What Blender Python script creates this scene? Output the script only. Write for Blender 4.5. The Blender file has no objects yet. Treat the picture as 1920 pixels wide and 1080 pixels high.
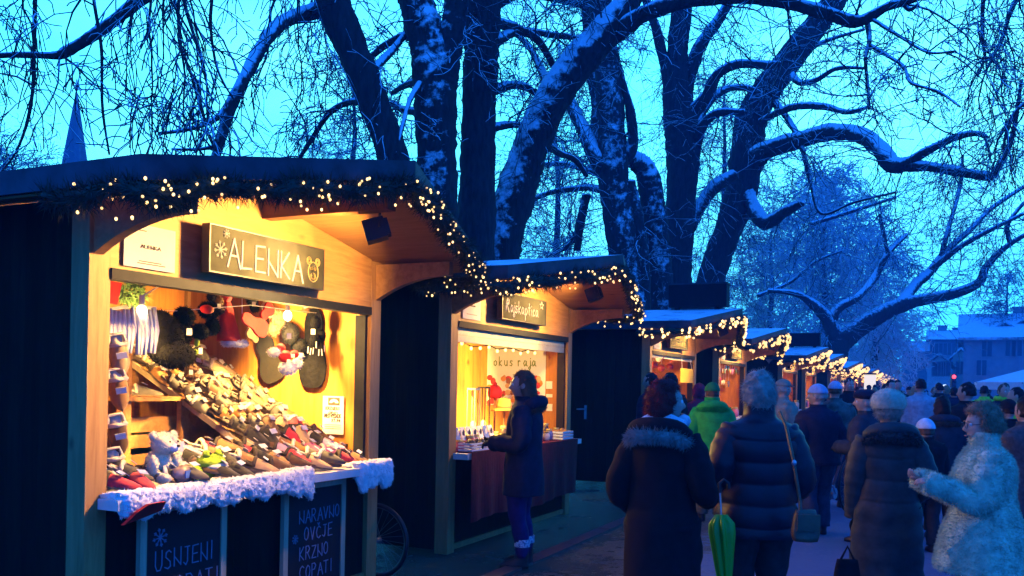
import bpy, bmesh, math, random
from mathutils import Vector, Matrix
from math import sin, cos, pi, sqrt, exp
random.seed(7)
S = bpy.context.scene
COL = S.collection
# ------------------------------------------------------------------ camera frame
TH = math.radians(25.2); F = 1660.0; ROLL = 0.0195
CAMP = Vector((3.85, 0.0, 1.55))
AX = Vector((-sin(TH), cos(TH), 0)); RT = Vector((cos(TH), sin(TH), 0)); UP = Vector((0, 0, 1))
def ray(px, py):
    u0, v0 = px - 960, py - 720
    u = u0 * cos(ROLL) + v0 * sin(ROLL); v = -u0 * sin(ROLL) + v0 * cos(ROLL)
    return AX + RT * (u / F) - UP * (v / F)
def at(px, py, d): return CAMP + ray(px, py) * d
def at_x(px, py, X):
    r = ray(px, py); return CAMP + r * ((X - CAMP.x) / r.x)
def at_y(px, py, Y):
    r = ray(px, py); return CAMP + r * (Y / r.y)
def at_z(px, py, Z):
    r = ray(px, py); return CAMP + r * ((Z - CAMP.z) / r.z)
def ground(px, depth):
    p = at(px, 720, depth); return Vector((p.x, p.y, 0))
cd = bpy.data.cameras.new("camera"); cam = bpy.data.objects.new("camera", cd); COL.objects.link(cam)
cd.sensor_width = 36; cd.lens = 36 * F / 1920; cd.shift_y = 180 / 1920; cd.clip_start = 0.05; cd.clip_end = 2000
cr = RT * cos(ROLL) + UP * sin(ROLL); cu = UP * cos(ROLL) - RT * sin(ROLL)
m = Matrix((cr, cu, -AX)).transposed().to_4x4(); m.translation = CAMP
cam.matrix_world = m; S.camera = cam

# ------------------------------------------------------------------ objects
WOFF = {}
def empty(name, loc, label=None, cat=None, group=None):
    o = bpy.data.objects.new(name, None); COL.objects.link(o); o.location = loc
    o.empty_display_size = .1
    WOFF[o.name] = Vector(loc); tag(o, label, cat, group); return o
def tag(o, label=None, cat=None, group=None, kind=None):
    if label: o["label"] = label
    if cat: o["category"] = cat
    if group: o["group"] = group
    if kind: o["kind"] = kind
    return o
class MB:
    def __init__(s): s.v = []; s.f = []; s.m = []; s.mi = 0
    def add(s, vs, fs):
        b = len(s.v); s.v.extend([tuple(p) for p in vs]); s.f.extend([tuple(i + b for i in f) for f in fs]); s.m.extend([s.mi] * len(fs))
    def box(s, x0, x1, y0, y1, z0, z1):
        s.add([(x, y, z) for x in (x0, x1) for y in (y0, y1) for z in (z0, z1)],
              [(0, 1, 3, 2), (4, 6, 7, 5), (0, 4, 5, 1), (2, 3, 7, 6), (0, 2, 6, 4), (1, 5, 7, 3)])
    def obox(s, c, ax, ay, az, hx, hy, hz):
        c = Vector(c); ax = Vector(ax).normalized(); ay = Vector(ay).normalized(); az = Vector(az).normalized()
        s.add([c + ax * hx * i + ay * hy * j + az * hz * k for i in (-1, 1) for j in (-1, 1) for k in (-1, 1)],
              [(0, 1, 3, 2), (4, 6, 7, 5), (0, 4, 5, 1), (2, 3, 7, 6), (0, 2, 6, 4), (1, 5, 7, 3)])
    def bar(s, a, b, w, h=None, up=(0, 0, 1)):
        a = Vector(a); b = Vector(b); d = b - a
        sd = d.cross(Vector(up))
        if sd.length < 1e-6: sd = Vector((1, 0, 0))
        s.obox((a + b) / 2, d, sd, sd.cross(d), d.length / 2, w / 2, (h or w) / 2)
    def tube(s, pts, rad, n=6, cap=True):
        pts = [Vector(p) for p in pts]; k = len(pts)
        if not hasattr(rad, '__len__'): rad = [rad] * k
        t0 = (pts[1] - pts[0]).normalized()
        ref = Vector((0, 0, 1)) if abs(t0.z) < .9 else Vector((1, 0, 0))
        nx = t0.cross(ref).normalized(); vs = []; fs = []
        for i in range(k):
            t = (pts[min(i + 1, k - 1)] - pts[max(i - 1, 0)])
            t = t.normalized() if t.length > 1e-9 else t0
            nx = (nx - t * nx.dot(t))
            nx = nx.normalized() if nx.length > 1e-6 else t.orthogonal().normalized()
            ny = t.cross(nx)
            for j in range(n):
                a = 2 * pi * j / n; vs.append(pts[i] + (nx * cos(a) + ny * sin(a)) * rad[i])
        for i in range(k - 1):
            for j in range(n):
                j2 = (j + 1) % n; fs.append((i * n + j, i * n + j2, (i + 1) * n + j2, (i + 1) * n + j))
        if cap: fs.append(tuple(range(n - 1, -1, -1))); fs.append(tuple((k - 1) * n + j for j in range(n)))
        s.add(vs, fs)
    def loft(s, rings, cap=True, closed=True):
        n = len(rings[0]); vs = [p for r in rings for p in r]; fs = []
        for i in range(len(rings) - 1):
            for j in range(n if closed else n - 1):
                j2 = (j + 1) % n; fs.append((i * n + j, i * n + j2, (i + 1) * n + j2, (i + 1) * n + j))
        if cap: fs.append(tuple(range(n - 1, -1, -1))); fs.append(tuple((len(rings) - 1) * n + j for j in range(n)))
        s.add(vs, fs)
    def ball(s, c, r, nu=14, nv=9, fn=None):
        c = Vector(c); rx, ry, rz = (r, r, r) if not hasattr(r, '__len__') else r
        vs = [c + Vector((0, 0, -rz))]; fs = []
        for i in range(1, nv):
            ph = -pi / 2 + pi * i / nv
            for j in range(nu):
                a = 2 * pi * j / nu; vs.append(c + Vector((rx * cos(ph) * cos(a), ry * cos(ph) * sin(a), rz * sin(ph))))
        vs.append(c + Vector((0, 0, rz)))
        if fn: vs = [fn(p) for p in vs]
        for j in range(nu): fs.append((0, 1 + (j + 1) % nu, 1 + j))
        for i in range(nv - 2):
            for j in range(nu):
                a = 1 + i * nu; fs.append((a + j, a + (j + 1) % nu, a + nu + (j + 1) % nu, a + nu + j))
        t = 1 + (nv - 2) * nu; L = len(vs) - 1
        for j in range(nu): fs.append((t + j, t + (j + 1) % nu, L))
        s.add(vs, fs)
    def prism(s, poly, d):           # polygon (3-D points) extruded by vector d
        n = len(poly); d = Vector(d); vs = [Vector(p) for p in poly] + [Vector(p) + d for p in poly]
        s.add(vs, [tuple(range(n - 1, -1, -1)), tuple(range(n, 2 * n))] + [(i, (i + 1) % n, n + (i + 1) % n, n + i) for i in range(n)])
    def xform(s, M, start=0):
        for i in range(start, len(s.v)): s.v[i] = tuple(M @ Vector(s.v[i]))
    def mesh(s, name, mats, off=(0, 0, 0), smooth=False):
        me = bpy.data.meshes.new(name); ox, oy, oz = off
        me.from_pydata([(x - ox, y - oy, z - oz) for x, y, z in s.v], [], s.f)
        if not isinstance(mats, (list, tuple)): mats = [mats]
        for mm in mats: me.materials.append(mm)
        if len(mats) > 1: me.polygons.foreach_set("material_index", s.m)
        if smooth: me.polygons.foreach_set("use_smooth", [True] * len(me.polygons))
        me.update(); return me
    def build(s, name, mats, parent=None, smooth=False, origin=None):
        off = WOFF[parent.name] if parent else Vector(origin if origin is not None else (0, 0, 0))
        me = s.mesh(name, mats, off, smooth); o = bpy.data.objects.new(name, me); COL.objects.link(o)
        if parent: o.parent = parent
        else: o.location = off
        WOFF[o.name] = off; return o
    def fix(s):                      # consistent outward normals
        bm = bmesh.new(); vv = [bm.verts.new(p) for p in s.v]
        for f in s.f:
            try: bm.faces.new([vv[i] for i in f])
            except ValueError: pass
        bmesh.ops.recalc_face_normals(bm, faces=bm.faces); return bm
def tufts(mb, src, n, L, w, droop=0., rnd=.5, seed=1, zmin=None):
    """thin hair / needle triangles standing on the faces of src (an MB)"""
    R = random.Random(seed); V = [Vector(v) for v in src.v]; tris = []; acc = []; tot = 0
    for f in src.f:
        for k in range(1, len(f) - 1):
            a, b, c = V[f[0]], V[f[k]], V[f[k + 1]]; nn = (b - a).cross(c - a); ar = nn.length
            if ar < 1e-9: continue
            tot += ar; tris.append((a, b, c, nn / ar)); acc.append(tot)
    import bisect
    for _ in range(n):
        a, b, c, nn = tris[min(bisect.bisect(acc, R.random() * tot), len(tris) - 1)]
        r1, r2 = R.random(), R.random()
        if r1 + r2 > 1: r1, r2 = 1 - r1, 1 - r2
        p = a + (b - a) * r1 + (c - a) * r2
        d = (nn + Vector((R.gauss(0, rnd), R.gauss(0, rnd), R.gauss(0, rnd) - droop))).normalized()
        sd = d.orthogonal().normalized(); ang = R.random() * 6.28
        sd = (sd * cos(ang) + d.cross(sd) * sin(ang)) * w; l = L * R.uniform(.6, 1.2)
        q = p - nn * (.1 * L)
        b0 = len(mb.v); mb.v.extend([tuple(q - sd), tuple(q + sd), tuple(q + d * l)]); mb.f.append((b0, b0 + 1, b0 + 2)); mb.m.append(mb.mi)

def spline(P, n):
    """Catmull-Rom through (point, radius) pairs"""
    out = []; m_ = len(P)
    for i in range(m_ - 1):
        p0, p1, p2, p3 = P[max(i - 1, 0)], P[i], P[i + 1], P[min(i + 2, m_ - 1)]
        for k in range(n):
            t = k / n; a = [.5 * (2 * q1 + (q2 - q0) * t + (2 * q0 - 5 * q1 + 4 * q2 - q3) * t * t + (3 * q1 - q0 - 3 * q2 + q3) * t ** 3) for q0, q1, q2, q3 in zip(p0, p1, p2, p3)]
            out.append(a)
    out.append(list(P[-1])); return out
# ------------------------------------------------------------------ materials
def nodes(name):
    mt = bpy.data.materials.new(name); mt.use_nodes = True; nt = mt.node_tree
    return mt, nt, nt.nodes["Principled BSDF"]
def N(nt, typ, **kw):
    n = nt.nodes.new(typ)
    for k, v in kw.items():
        if k in n.inputs: n.inputs[k].default_value = v
        else: setattr(n, k, v)
    return n
def mat(name, col, rough=.75, var=.25, scale=9., bump=.0, metal=0., detail=5, stretch=(1, 1, 1), col2=None, spec=.4, sheen=0.):
    mt, nt, b = nodes(name); L = nt.links.new
    tc = N(nt, "ShaderNodeTexCoord"); mp = N(nt, "ShaderNodeMapping"); mp.inputs["Scale"].default_value = stretch
    no = N(nt, "ShaderNodeTexNoise", Scale=scale, Detail=detail, Roughness=.6)
    L(tc.outputs["Object"], mp.inputs[0]); L(mp.outputs[0], no.inputs["Vector"])
    cr_ = N(nt, "ShaderNodeValToRGB"); e = cr_.color_ramp.elements
    c2 = col2 or tuple(min(1, c * (1 + var)) for c in col); c1 = tuple(c * (1 - var) for c in col)
    e[0].position = .3; e[0].color = (*c1, 1); e[1].position = .7; e[1].color = (*c2, 1)
    L(no.outputs["Fac"], cr_.inputs[0]); L(cr_.outputs[0], b.inputs["Base Color"])
    b.inputs["Roughness"].default_value = rough; b.inputs["Metallic"].default_value = metal
    b.inputs["Specular IOR Level"].default_value = spec
    if sheen: b.inputs["Sheen Weight"].default_value = sheen
    if bump:
        bp = N(nt, "ShaderNodeBump", Strength=min(1, bump), Distance=.02); L(no.outputs["Fac"], bp.inputs["Height"]); L(bp.outputs[0], b.inputs["Normal"])
    return mt
def wood(name, c1, c2, scale=3.2, axis=2, rough=.6, plank=0., gap=.06):
    """planed boards: stretched grain, a few knots, plank joints (real grooves in the boards)"""
    mt, nt, b = nodes(name); L = nt.links.new
    tc = N(nt, "ShaderNodeTexCoord"); mp = N(nt, "ShaderNodeMapping"); st = [7, 7, 7]; st[axis] = .7; mp.inputs["Scale"].default_value = st
    no = N(nt, "ShaderNodeTexNoise", Scale=scale, Detail=6., Roughness=.65, Distortion=.6); L(tc.outputs["Object"], mp.inputs[0]); L(mp.outputs[0], no.inputs["Vector"])
    cr_ = N(nt, "ShaderNodeValToRGB"); e = cr_.color_ramp.elements; e[0].position = .32; e[0].color = (*c1, 1); e[1].position = .68; e[1].color = (*c2, 1)
    L(no.outputs["Fac"], cr_.inputs[0])
    vo = N(nt, "ShaderNodeTexVoronoi", Scale=2.3); m2 = N(nt, "ShaderNodeMapping"); s2 = [1.6, 1.6, 1.6]; s2[axis] = .9; m2.inputs["Scale"].default_value = s2
    L(tc.outputs["Object"], m2.inputs[0]); L(m2.outputs[0], vo.inputs["Vector"])
    kr = N(nt, "ShaderNodeMapRange"); kr.inputs[1].default_value = .02; kr.inputs[2].default_value = .10; L(vo.outputs["Distance"], kr.inputs[0])
    mx = N(nt, "ShaderNodeMix", data_type='RGBA'); mx.inputs[6].default_value = (c1[0] * .45, c1[1] * .4, c1[2] * .4, 1)
    L(kr.outputs[0], mx.inputs[0]); L(cr_.outputs[0], mx.inputs[7]); out = mx.outputs[2]; h = no.outputs["Fac"]
    if plank:
        sx = N(nt, "ShaderNodeSeparateXYZ"); L(tc.outputs["Object"], sx.inputs[0])
        ad = N(nt, "ShaderNodeMath", operation='ADD'); L(sx.outputs[0], ad.inputs[0])
        L(sx.outputs[1 if axis == 2 else 2], ad.inputs[1])
        dv = N(nt, "ShaderNodeMath", operation='DIVIDE'); L(ad.outputs[0], dv.inputs[0]); dv.inputs[1].default_value = plank
        fr = N(nt, "ShaderNodeMath", operation='FRACT'); L(dv.outputs[0], fr.inputs[0])
        gt = N(nt, "ShaderNodeMath", operation='GREATER_THAN'); L(fr.outputs[0], gt.inputs[0]); gt.inputs[1].default_value = gap
        fl = N(nt, "ShaderNodeMath", operation='FLOOR'); L(dv.outputs[0], fl.inputs[0])
        wn = N(nt, "ShaderNodeTexWhiteNoise", noise_dimensions='1D'); L(fl.outputs[0], wn.inputs["W"])
        mr = N(nt, "ShaderNodeMapRange"); mr.inputs[3].default_value = .75; mr.inputs[4].default_value = 1.15; L(wn.outputs[0], mr.inputs[0])
        mu = N(nt, "ShaderNodeMix", data_type='RGBA', blend_type='MULTIPLY'); mu.inputs[0].default_value = 1; L(out, mu.inputs[6]); L(mr.outputs[0], mu.inputs[7]); out = mu.outputs[2]
        bp = N(nt, "ShaderNodeBump", Strength=.9, Distance=.012); L(gt.outputs[0], bp.inputs["Height"]); L(bp.outputs[0], b.inputs["Normal"])
    else:
        bp = N(nt, "ShaderNodeBump", Strength=.25, Distance=.004); L(h, bp.inputs["Height"]); L(bp.outputs[0], b.inputs["Normal"])
    L(out, b.inputs["Base Color"]); b.inputs["Roughness"].default_value = rough; b.inputs["Specular IOR Level"].default_value = .3
    return mt
def snowy(name, col, amount=.5, scale=6., col2=None, bark=False, side=(0, 0, 0), soft=.12, bumpd=.03, rough=.9):
    """snow lying where the surface faces up (plus wind-blown patches), base material elsewhere"""
    mt, nt, b = nodes(name); L = nt.links.new
    tc = N(nt, "ShaderNodeTexCoord"); ge = N(nt, "ShaderNodeNewGeometry")
    no = N(nt, "ShaderNodeTexNoise", Scale=scale, Detail=6., Roughness=.7); L(tc.outputs["Object"], no.inputs["Vector"])
    dt = N(nt, "ShaderNodeVectorMath", operation='DOT_PRODUCT'); dt.inputs[1].default_value = (side[0], side[1], 1.0 + side[2]); L(ge.outputs["Normal"], dt.inputs[0])
    ad = N(nt, "ShaderNodeMath", operation='MULTIPLY_ADD'); L(no.outputs["Fac"], ad.inputs[0]); ad.inputs[1].default_value = 1.2; L(dt.outputs["Value"], ad.inputs[2])
    mr = N(nt, "ShaderNodeMapRange"); t = 1.6 - amount; mr.inputs[1].default_value = t - soft; mr.inputs[2].default_value = t + soft; L(ad.outputs[0], mr.inputs[0])
    n2 = N(nt, "ShaderNodeTexNoise", Scale=scale * 2.5, Detail=5.); mp = N(nt, "ShaderNodeMapping")
    mp.inputs["Scale"].default_value = (1, 1, .25 if bark else 1); L(tc.outputs["Object"], mp.inputs[0]); L(mp.outputs[0], n2.inputs["Vector"])
    cr_ = N(nt, "ShaderNodeValToRGB"); e = cr_.color_ramp.elements; e[0].position = .35; e[0].color = (*[c * .6 for c in col], 1); e[1].position = .7; e[1].color = (*(col2 or [c * 1.5 for c in col]), 1)
    L(n2.outputs["Fac"], cr_.inputs[0])
    mx = N(nt, "ShaderNodeMix", data_type='RGBA'); mx.inputs[7].default_value = (.82, .85, .9, 1); L(mr.outputs[0], mx.inputs[0]); L(cr_.outputs[0], mx.inputs[6])
    L(mx.outputs[2], b.inputs["Base Color"]); b.inputs["Roughness"].default_value = rough; b.inputs["Specular IOR Level"].default_value = .25
    bp = N(nt, "ShaderNodeBump", Strength=.8, Distance=bumpd); L(n2.outputs["Fac"], bp.inputs["Height"]); L(bp.outputs[0], b.inputs["Normal"])
    return mt
def glow(name, col, k, sampling=None):
    mt, nt, b = nodes(name); b.inputs["Base Color"].default_value = (*col, 1)
    b.inputs["Emission Color"].default_value = (*col, 1); b.inputs["Emission Strength"].default_value = k
    if sampling: mt.cycles.emission_sampling = sampling
    return mt
W = {}
W['pine'] = wood('pine_boards', (.30, .150, .045), (.47, .265, .09), plank=.0, axis=1)
W['pine_v'] = wood('pine_upright', (.30, .155, .05), (.46, .265, .095), axis=2)
W['lining'] = wood('pine_lining', (.34, .125, .016), (.50, .215, .036), axis=2, plank=.115, gap=.05)
W['soffit'] = wood('pine_soffit', (.30, .145, .045), (.43, .23, .08), axis=0)
W['beam'] = wood('dark_beam', (.13, .05, .018), (.22, .09, .03), axis=0)
W['crate'] = wood('crate_wood', (.28, .13, .04), (.48, .24, .08), axis=0)
W['pale'] = wood('pale_wood', (.42, .33, .20), (.58, .46, .30), axis=2)
W['green'] = wood('dark_green_boards', (.004, .007, .005), (.010, .016, .011), axis=2, plank=.12, gap=.07, rough=.85)
W['metal'] = mat('dark_metal', (.008, .010, .014), .7, .3, 14, spec=.15)
W['roof'] = snowy('roof_sheet', (.03, .04, .055), amount=.16, scale=2.2, rough=.55, bumpd=.008)
W['shutter'] = mat('roller_shutter', (.30, .30, .26), .5, .08, 20, metal=.3)
W['paper'] = mat('paper', (.80, .78, .70), .8, .05, 6)
W['card'] = mat('price_card', (.84, .82, .76), .8, .04, 6)
W['ink'] = mat('ink', (.04, .035, .03), .8, .1)
W['slate'] = mat('chalkboard', (.014, .015, .012), .95, .35, 5, col2=(.028, .03, .024), spec=.1)
W['blackboard'] = mat('black_chalkboard', (.007, .008, .012), .85, .35, 5)
W['chalk'] = mat('white_chalk', (.85, .83, .78), .9, .06, 30)
W['bluechalk'] = mat('pale_blue_chalk', (.20, .24, .36), .9, .15, 30)
W['dimchalk'] = mat('smudged_chalk', (.26, .27, .26), .9, .2, 30)
W['goldchalk'] = mat('yellow_chalk', (.75, .62, .25), .9, .1, 30)
W['fleece'] = mat('sheepskin', (.86, .85, .82), .95, .08, 25, sheen=.3)
W['board'] = mat('painted_board', (.72, .70, .63), .6, .08, 8)
W['white'] = mat('white_paint', (.78, .77, .74), .6, .06, 8)
W['needle'] = mat('fir_needles', (.012, .034, .018), .7, .5, 12)
W['bulb'] = glow('bulb_glow', (1., .62, .22), 3.2)
W['lamp'] = glow('lamp_glow', (1., .72, .36), 12.)
W['black'] = mat('black_plastic', (.012, .012, .014), .45, .2)
W['steel'] = mat('steel', (.45, .46, .48), .35, .1, metal=.9)
W['green'].node_tree.nodes['Principled BSDF'].inputs['Specular IOR Level'].default_value = .04
W['bulb_far'] = glow('bulb_glow_far', (1., .60, .20), 1.75)
# ------------------------------------------------------------------ writing
G = {  # stroke alphabet on a 0..1 box
'A': [[(0, 0), (.48, 1), (1, -.02)], [(.2, .4), (.8, .4)]], 'L': [[(.05, 1), (0, 0), (.8, .03)]], 'E': [[(.8, 1), (.05, .97), (.02, 0), (.85, 0)], [(.04, .5), (.65, .52)]],
'N': [[(0, 0), (0, 1)], [(0, .55), (.85, 0)], [(.85, 0), (.85, 1)]], 'K': [[(0, 0), (.03, 1)], [(.75, 1), (.05, .45), (.8, 0)]], 'U': [[(0, 1), (0, .25), (.2, 0), (.6, 0), (.8, .25), (.8, 1)]],
'S': [[(.75, .88), (.5, 1), (.15, .9), (.1, .65), (.65, .38), (.7, .12), (.4, 0), (0, .1)]], 'J': [[(.2, 1), (.8, 1)], [(.55, 1), (.55, .2), (.35, 0), (.05, .15)]], 'I': [[(.3, 0), (.3, 1)]],
'C': [[(.8, .85), (.5, 1), (.15, .85), (0, .5), (.15, .12), (.5, 0), (.8, .15)]], 'O': [[(.4, 1), (.1, .8), (0, .5), (.1, .15), (.4, 0), (.7, .15), (.8, .5), (.7, .85), (.4, 1)]],
'P': [[(0, 0), (0, 1), (.5, 1), (.75, .8), (.5, .52), (0, .5)]], 'T': [[(0, 1), (.85, 1)], [(.42, 1), (.42, 0)]], 'R': [[(0, 0), (0, 1), (.5, 1), (.72, .78), (.5, .52), (0, .5)], [(.3, .5), (.8, 0)]],
'V': [[(0, 1), (.4, 0), (.8, 1)]], 'Z': [[(0, 1), (.8, 1), (0, 0), (.85, 0)]], 'M': [[(0, 0), (.1, 1), (.45, .3), (.8, 1), (.9, 0)]], 'D': [[(0, 0), (0, 1), (.45, .95), (.75, .5), (.45, .05), (0, 0)]],
'Q': [[(.8, .85), (.5, 1), (.15, .85), (0, .5), (.15, .12), (.5, 0), (.8, .15)], [(.25, 1.28), (.42, 1.1), (.6, 1.28)]],   # C with a caron
'2': [[(0, .8), (.3, 1), (.65, .8), (0, 0), (.75, 0)]], '7': [[(0, 1), (.7, 1), (.25, 0)]], '9': [[(.65, .6), (.3, .5), (.05, .75), (.3, 1), (.65, .8), (.6, .2), (.2, 0)]], '0': [[(.35, 1), (0, .5), (.35, 0), (.7, .5), (.35, 1)]], '.': [[(.2, 0), (.25, .04)]],
'o': [[(.35, .55), (.05, .4), (.05, .12), (.35, 0), (.65, .15), (.62, .42), (.35, .55)]], 'k': [[(0, 0), (0, .95)], [(.5, .55), (.05, .25), (.55, 0)]], 'u': [[(0, .55), (.03, .12), (.3, 0), (.55, .15), (.58, .55), (.6, 0)]], 's': [[(.5, .5), (.2, .55), (.05, .4), (.5, .18), (.35, 0), (0, .06)]],
'r': [[(0, .55), (.05, 0)], [(.03, .35), (.25, .55), (.45, .5)]], 'a': [[(.6, .5), (.25, .55), (.02, .28), (.2, 0), (.5, .15), (.6, .5), (.65, .05), (.85, 0)]], 'j': [[(.3, .55), (.3, -.25), (.1, -.4), (-.1, -.2), (.5, .1)], [(.3, .75), (.32, .8)]],
'p': [[(0, .55), (0, -.45)], [(0, .35), (.3, .55), (.58, .3), (.3, 0), (0, .1)]], 't': [[(.2, .95), (.2, .1), (.4, 0)], [(0, .6), (.45, .62)]], 'i': [[(.1, .5), (.1, .05), (.3, 0)], [(.1, .75), (.12, .8)]], 'c': [[(.55, .45), (.3, .55), (.03, .3), (.2, 0), (.6, .1)]],
'X': [[(.05, .2), (.3, .75), (.62, 1), (.7, .75), (.25, .5), (.1, 0), (.0, .3), (.35, 1.05), (.85, .95), (.75, .6), (.3, .5), (.9, -.02)]],   # looped script R
}
def stroke(mb, pts, w, h=.002):
    """flat ribbon along 2-D points already mapped into 3-D, normal +X"""
    for a, b in zip(pts[:-1], pts[1:]):
        d = b - a
        if d.length < 1e-6: continue
        mb.obox((a + b) / 2, d, Vector((1, 0, 0)).cross(d), (1, 0, 0), d.length / 2 + w * .4, w / 2, h)
def write(mb, text, X, y0, z0, h, w, adv=1., sw=.008, slope=0., jit=0., seed=1):
    """letters on a plane X=const, running along +Y"""
    R = random.Random(seed); y = y0
    for ch in text:
        if ch == ' ': y += w * .6; continue
        dz = R.uniform(-jit, jit) * h; hh = h * (1 + R.uniform(-jit, jit))
        for st in G[ch]:
            stroke(mb, [Vector((X + R.random() * .0004, y + p[0] * w, z0 + dz + (y - y0) * slope + p[1] * hh)) for p in st], sw)
        y += w * adv * (.55 if ch in 'Iij.' else 1)
    return y
def flake(mb, X, y, z, r, sw):
    for k in range(4):
        a = pi * k / 4 + .2; d = Vector((0, cos(a), sin(a))); c = Vector((X + k * .0003, y, z))
        stroke(mb, [c - d * r, c + d * r], sw)
        for sg in (-1, 1):
            for b in (.5, -.5):
                e = Vector((0, cos(a + b), sin(a + b))); stroke(mb, [c + d * sg * r * .6, c + d * sg * r * .6 + e * sg * r * .32], sw * .8)
# ------------------------------------------------------------------ world, render settings
wd = bpy.data.worlds.new("World"); S.world = wd; wd.use_nodes = True; nt = wd.node_tree; L = nt.links.new
bg = nt.nodes["Background"]
sky = N(nt, "ShaderNodeTexSky", sky_type='NISHITA'); sky.sun_disc = False; sky.sun_elevation = math.radians(1.0); sky.sun_rotation = math.radians(200); sky.ozone_density = 6; sky.dust_density = .3
tc = N(nt, "ShaderNodeTexCoord"); sx = N(nt, "ShaderNodeSeparateXYZ"); L(tc.outputs["Generated"], sx.inputs[0])
rp = N(nt, "ShaderNodeValToRGB"); e = rp.color_ramp.elements
e[0].position = 0.0; e[0].color = (.035, .50, .92, 1); e[1].position = 1.; e[1].color = (.004, .06, .70, 1)
for p, c in ((.05, (.055, .62, 1.)), (.14, (.10, .80, 1.)), (.34, (.11, .84, 1.0)), (.46, (.015, .22, .85)), (.58, (.004, .09, .75))):
    q = e.new(p); q.color = (*c, 1)
L(sx.outputs[2], rp.inputs[0])
cm = N(nt, 'ShaderNodeMapping'); cm.inputs['Scale'].default_value = (1, 1, 2.6); L(tc.outputs['Generated'], cm.inputs[0])
cl = N(nt, "ShaderNodeTexNoise", Scale=2.3, Detail=5., Roughness=.55); L(cm.outputs[0], cl.inputs["Vector"])
mr = N(nt, "ShaderNodeMapRange"); mr.inputs[1].default_value = .34; mr.inputs[2].default_value = .62; mr.inputs[3].default_value = 0.; mr.inputs[4].default_value = 1.; L(cl.outputs["Fac"], mr.inputs[0])
mu = N(nt, "ShaderNodeMix", data_type='RGBA', blend_type='MULTIPLY'); mu.inputs[0].default_value = 1; L(rp.outputs[0], mu.inputs[6]); cc = N(nt, "ShaderNodeMix", data_type="RGBA"); cc.inputs[6].default_value = (.62, .86, 1.0, 1); cc.inputs[7].default_value = (1.25, 1.08, 1.02, 1); L(mr.outputs[0], cc.inputs[0]); L(cc.outputs[2], mu.inputs[7])
sc_ = N(nt, "ShaderNodeMix", data_type='RGBA', blend_type='MULTIPLY'); sc_.inputs[0].default_value = 1; L(sky.outputs[0], sc_.inputs[6]); sc_.inputs[7].default_value = (.0004, .006, .03, 1)
ad = N(nt, "ShaderNodeMix", data_type='RGBA', blend_type='ADD'); ad.inputs[0].default_value = 1; L(mu.outputs[2], ad.inputs[6]); L(sc_.outputs[2], ad.inputs[7])
dp = N(nt, "ShaderNodeVectorMath", operation='DOT_PRODUCT'); dp.inputs[1].default_value = (AX.x, AX.y, 0); L(tc.outputs["Generated"], dp.inputs[0])
az = N(nt, "ShaderNodeMapRange", interpolation_type='SMOOTHSTEP'); az.inputs[1].default_value = .2; az.inputs[2].default_value = .86; az.inputs[3].default_value = 0; L(dp.outputs["Value"], az.inputs[0])
bk = N(nt, "ShaderNodeMix", data_type='RGBA'); bk.inputs[6].default_value = (.006, .12, .66, 1); L(az.outputs[0], bk.inputs[0]); L(ad.outputs[2], bk.inputs[7])
L(bk.outputs[2], bg.inputs[0]); bg.inputs[1].default_value = 2.75
sl = bpy.data.lights.new("sun", 'SUN'); sl.energy = .04; sl.angle = math.radians(40); sl.color = (.35, .6, 1.)
so = bpy.data.objects.new("sun", sl); COL.objects.link(so); so.rotation_euler = (math.radians(50), 0, math.radians(200))
S.view_settings.view_transform = 'Standard'; S.view_settings.look = 'None'; S.view_settings.exposure = 0; S.view_settings.gamma = 1
c = S.cycles; c.max_bounces = 6; c.diffuse_bounces = 3; c.glossy_bounces = 2; c.transmission_bounces = 4; c.transparent_max_bounces = 6; c.volume_bounces = 0
c.sample_clamp_indirect = 2.5; c.sample_clamp_direct = 30; c.use_denoising = True; c.caustics_reflective = False; c.caustics_refractive = False
try: c.denoiser = 'OPENIMAGEDENOISE'
except Exception: pass
# ------------------------------------------------------------------ ground
mt, nt, b = nodes('wet_slushy_ground'); L = nt.links.new
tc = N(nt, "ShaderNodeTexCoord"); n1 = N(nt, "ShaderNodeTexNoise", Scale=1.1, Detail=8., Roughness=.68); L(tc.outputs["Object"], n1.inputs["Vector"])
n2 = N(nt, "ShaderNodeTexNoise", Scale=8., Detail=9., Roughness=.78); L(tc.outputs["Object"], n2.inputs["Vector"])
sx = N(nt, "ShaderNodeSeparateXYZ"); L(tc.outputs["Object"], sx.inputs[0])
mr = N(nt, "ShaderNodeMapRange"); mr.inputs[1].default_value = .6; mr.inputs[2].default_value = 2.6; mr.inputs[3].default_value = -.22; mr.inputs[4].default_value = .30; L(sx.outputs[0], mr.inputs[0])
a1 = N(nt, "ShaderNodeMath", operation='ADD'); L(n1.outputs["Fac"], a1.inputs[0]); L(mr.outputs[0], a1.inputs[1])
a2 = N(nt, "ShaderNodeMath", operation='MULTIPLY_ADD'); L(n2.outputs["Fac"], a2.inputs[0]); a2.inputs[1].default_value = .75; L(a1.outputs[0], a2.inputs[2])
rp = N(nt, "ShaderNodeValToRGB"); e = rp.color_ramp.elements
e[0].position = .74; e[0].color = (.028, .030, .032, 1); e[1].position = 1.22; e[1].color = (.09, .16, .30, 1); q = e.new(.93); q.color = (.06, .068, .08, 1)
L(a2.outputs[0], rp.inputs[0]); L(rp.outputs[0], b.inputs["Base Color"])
rr = N(nt, "ShaderNodeMapRange"); rr.inputs[1].default_value = .7; rr.inputs[2].default_value = 1.1; rr.inputs[3].default_value = .16; rr.inputs[4].default_value = .75; L(a2.outputs[0], rr.inputs[0]); L(rr.outputs[0], b.inputs["Roughness"])
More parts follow.
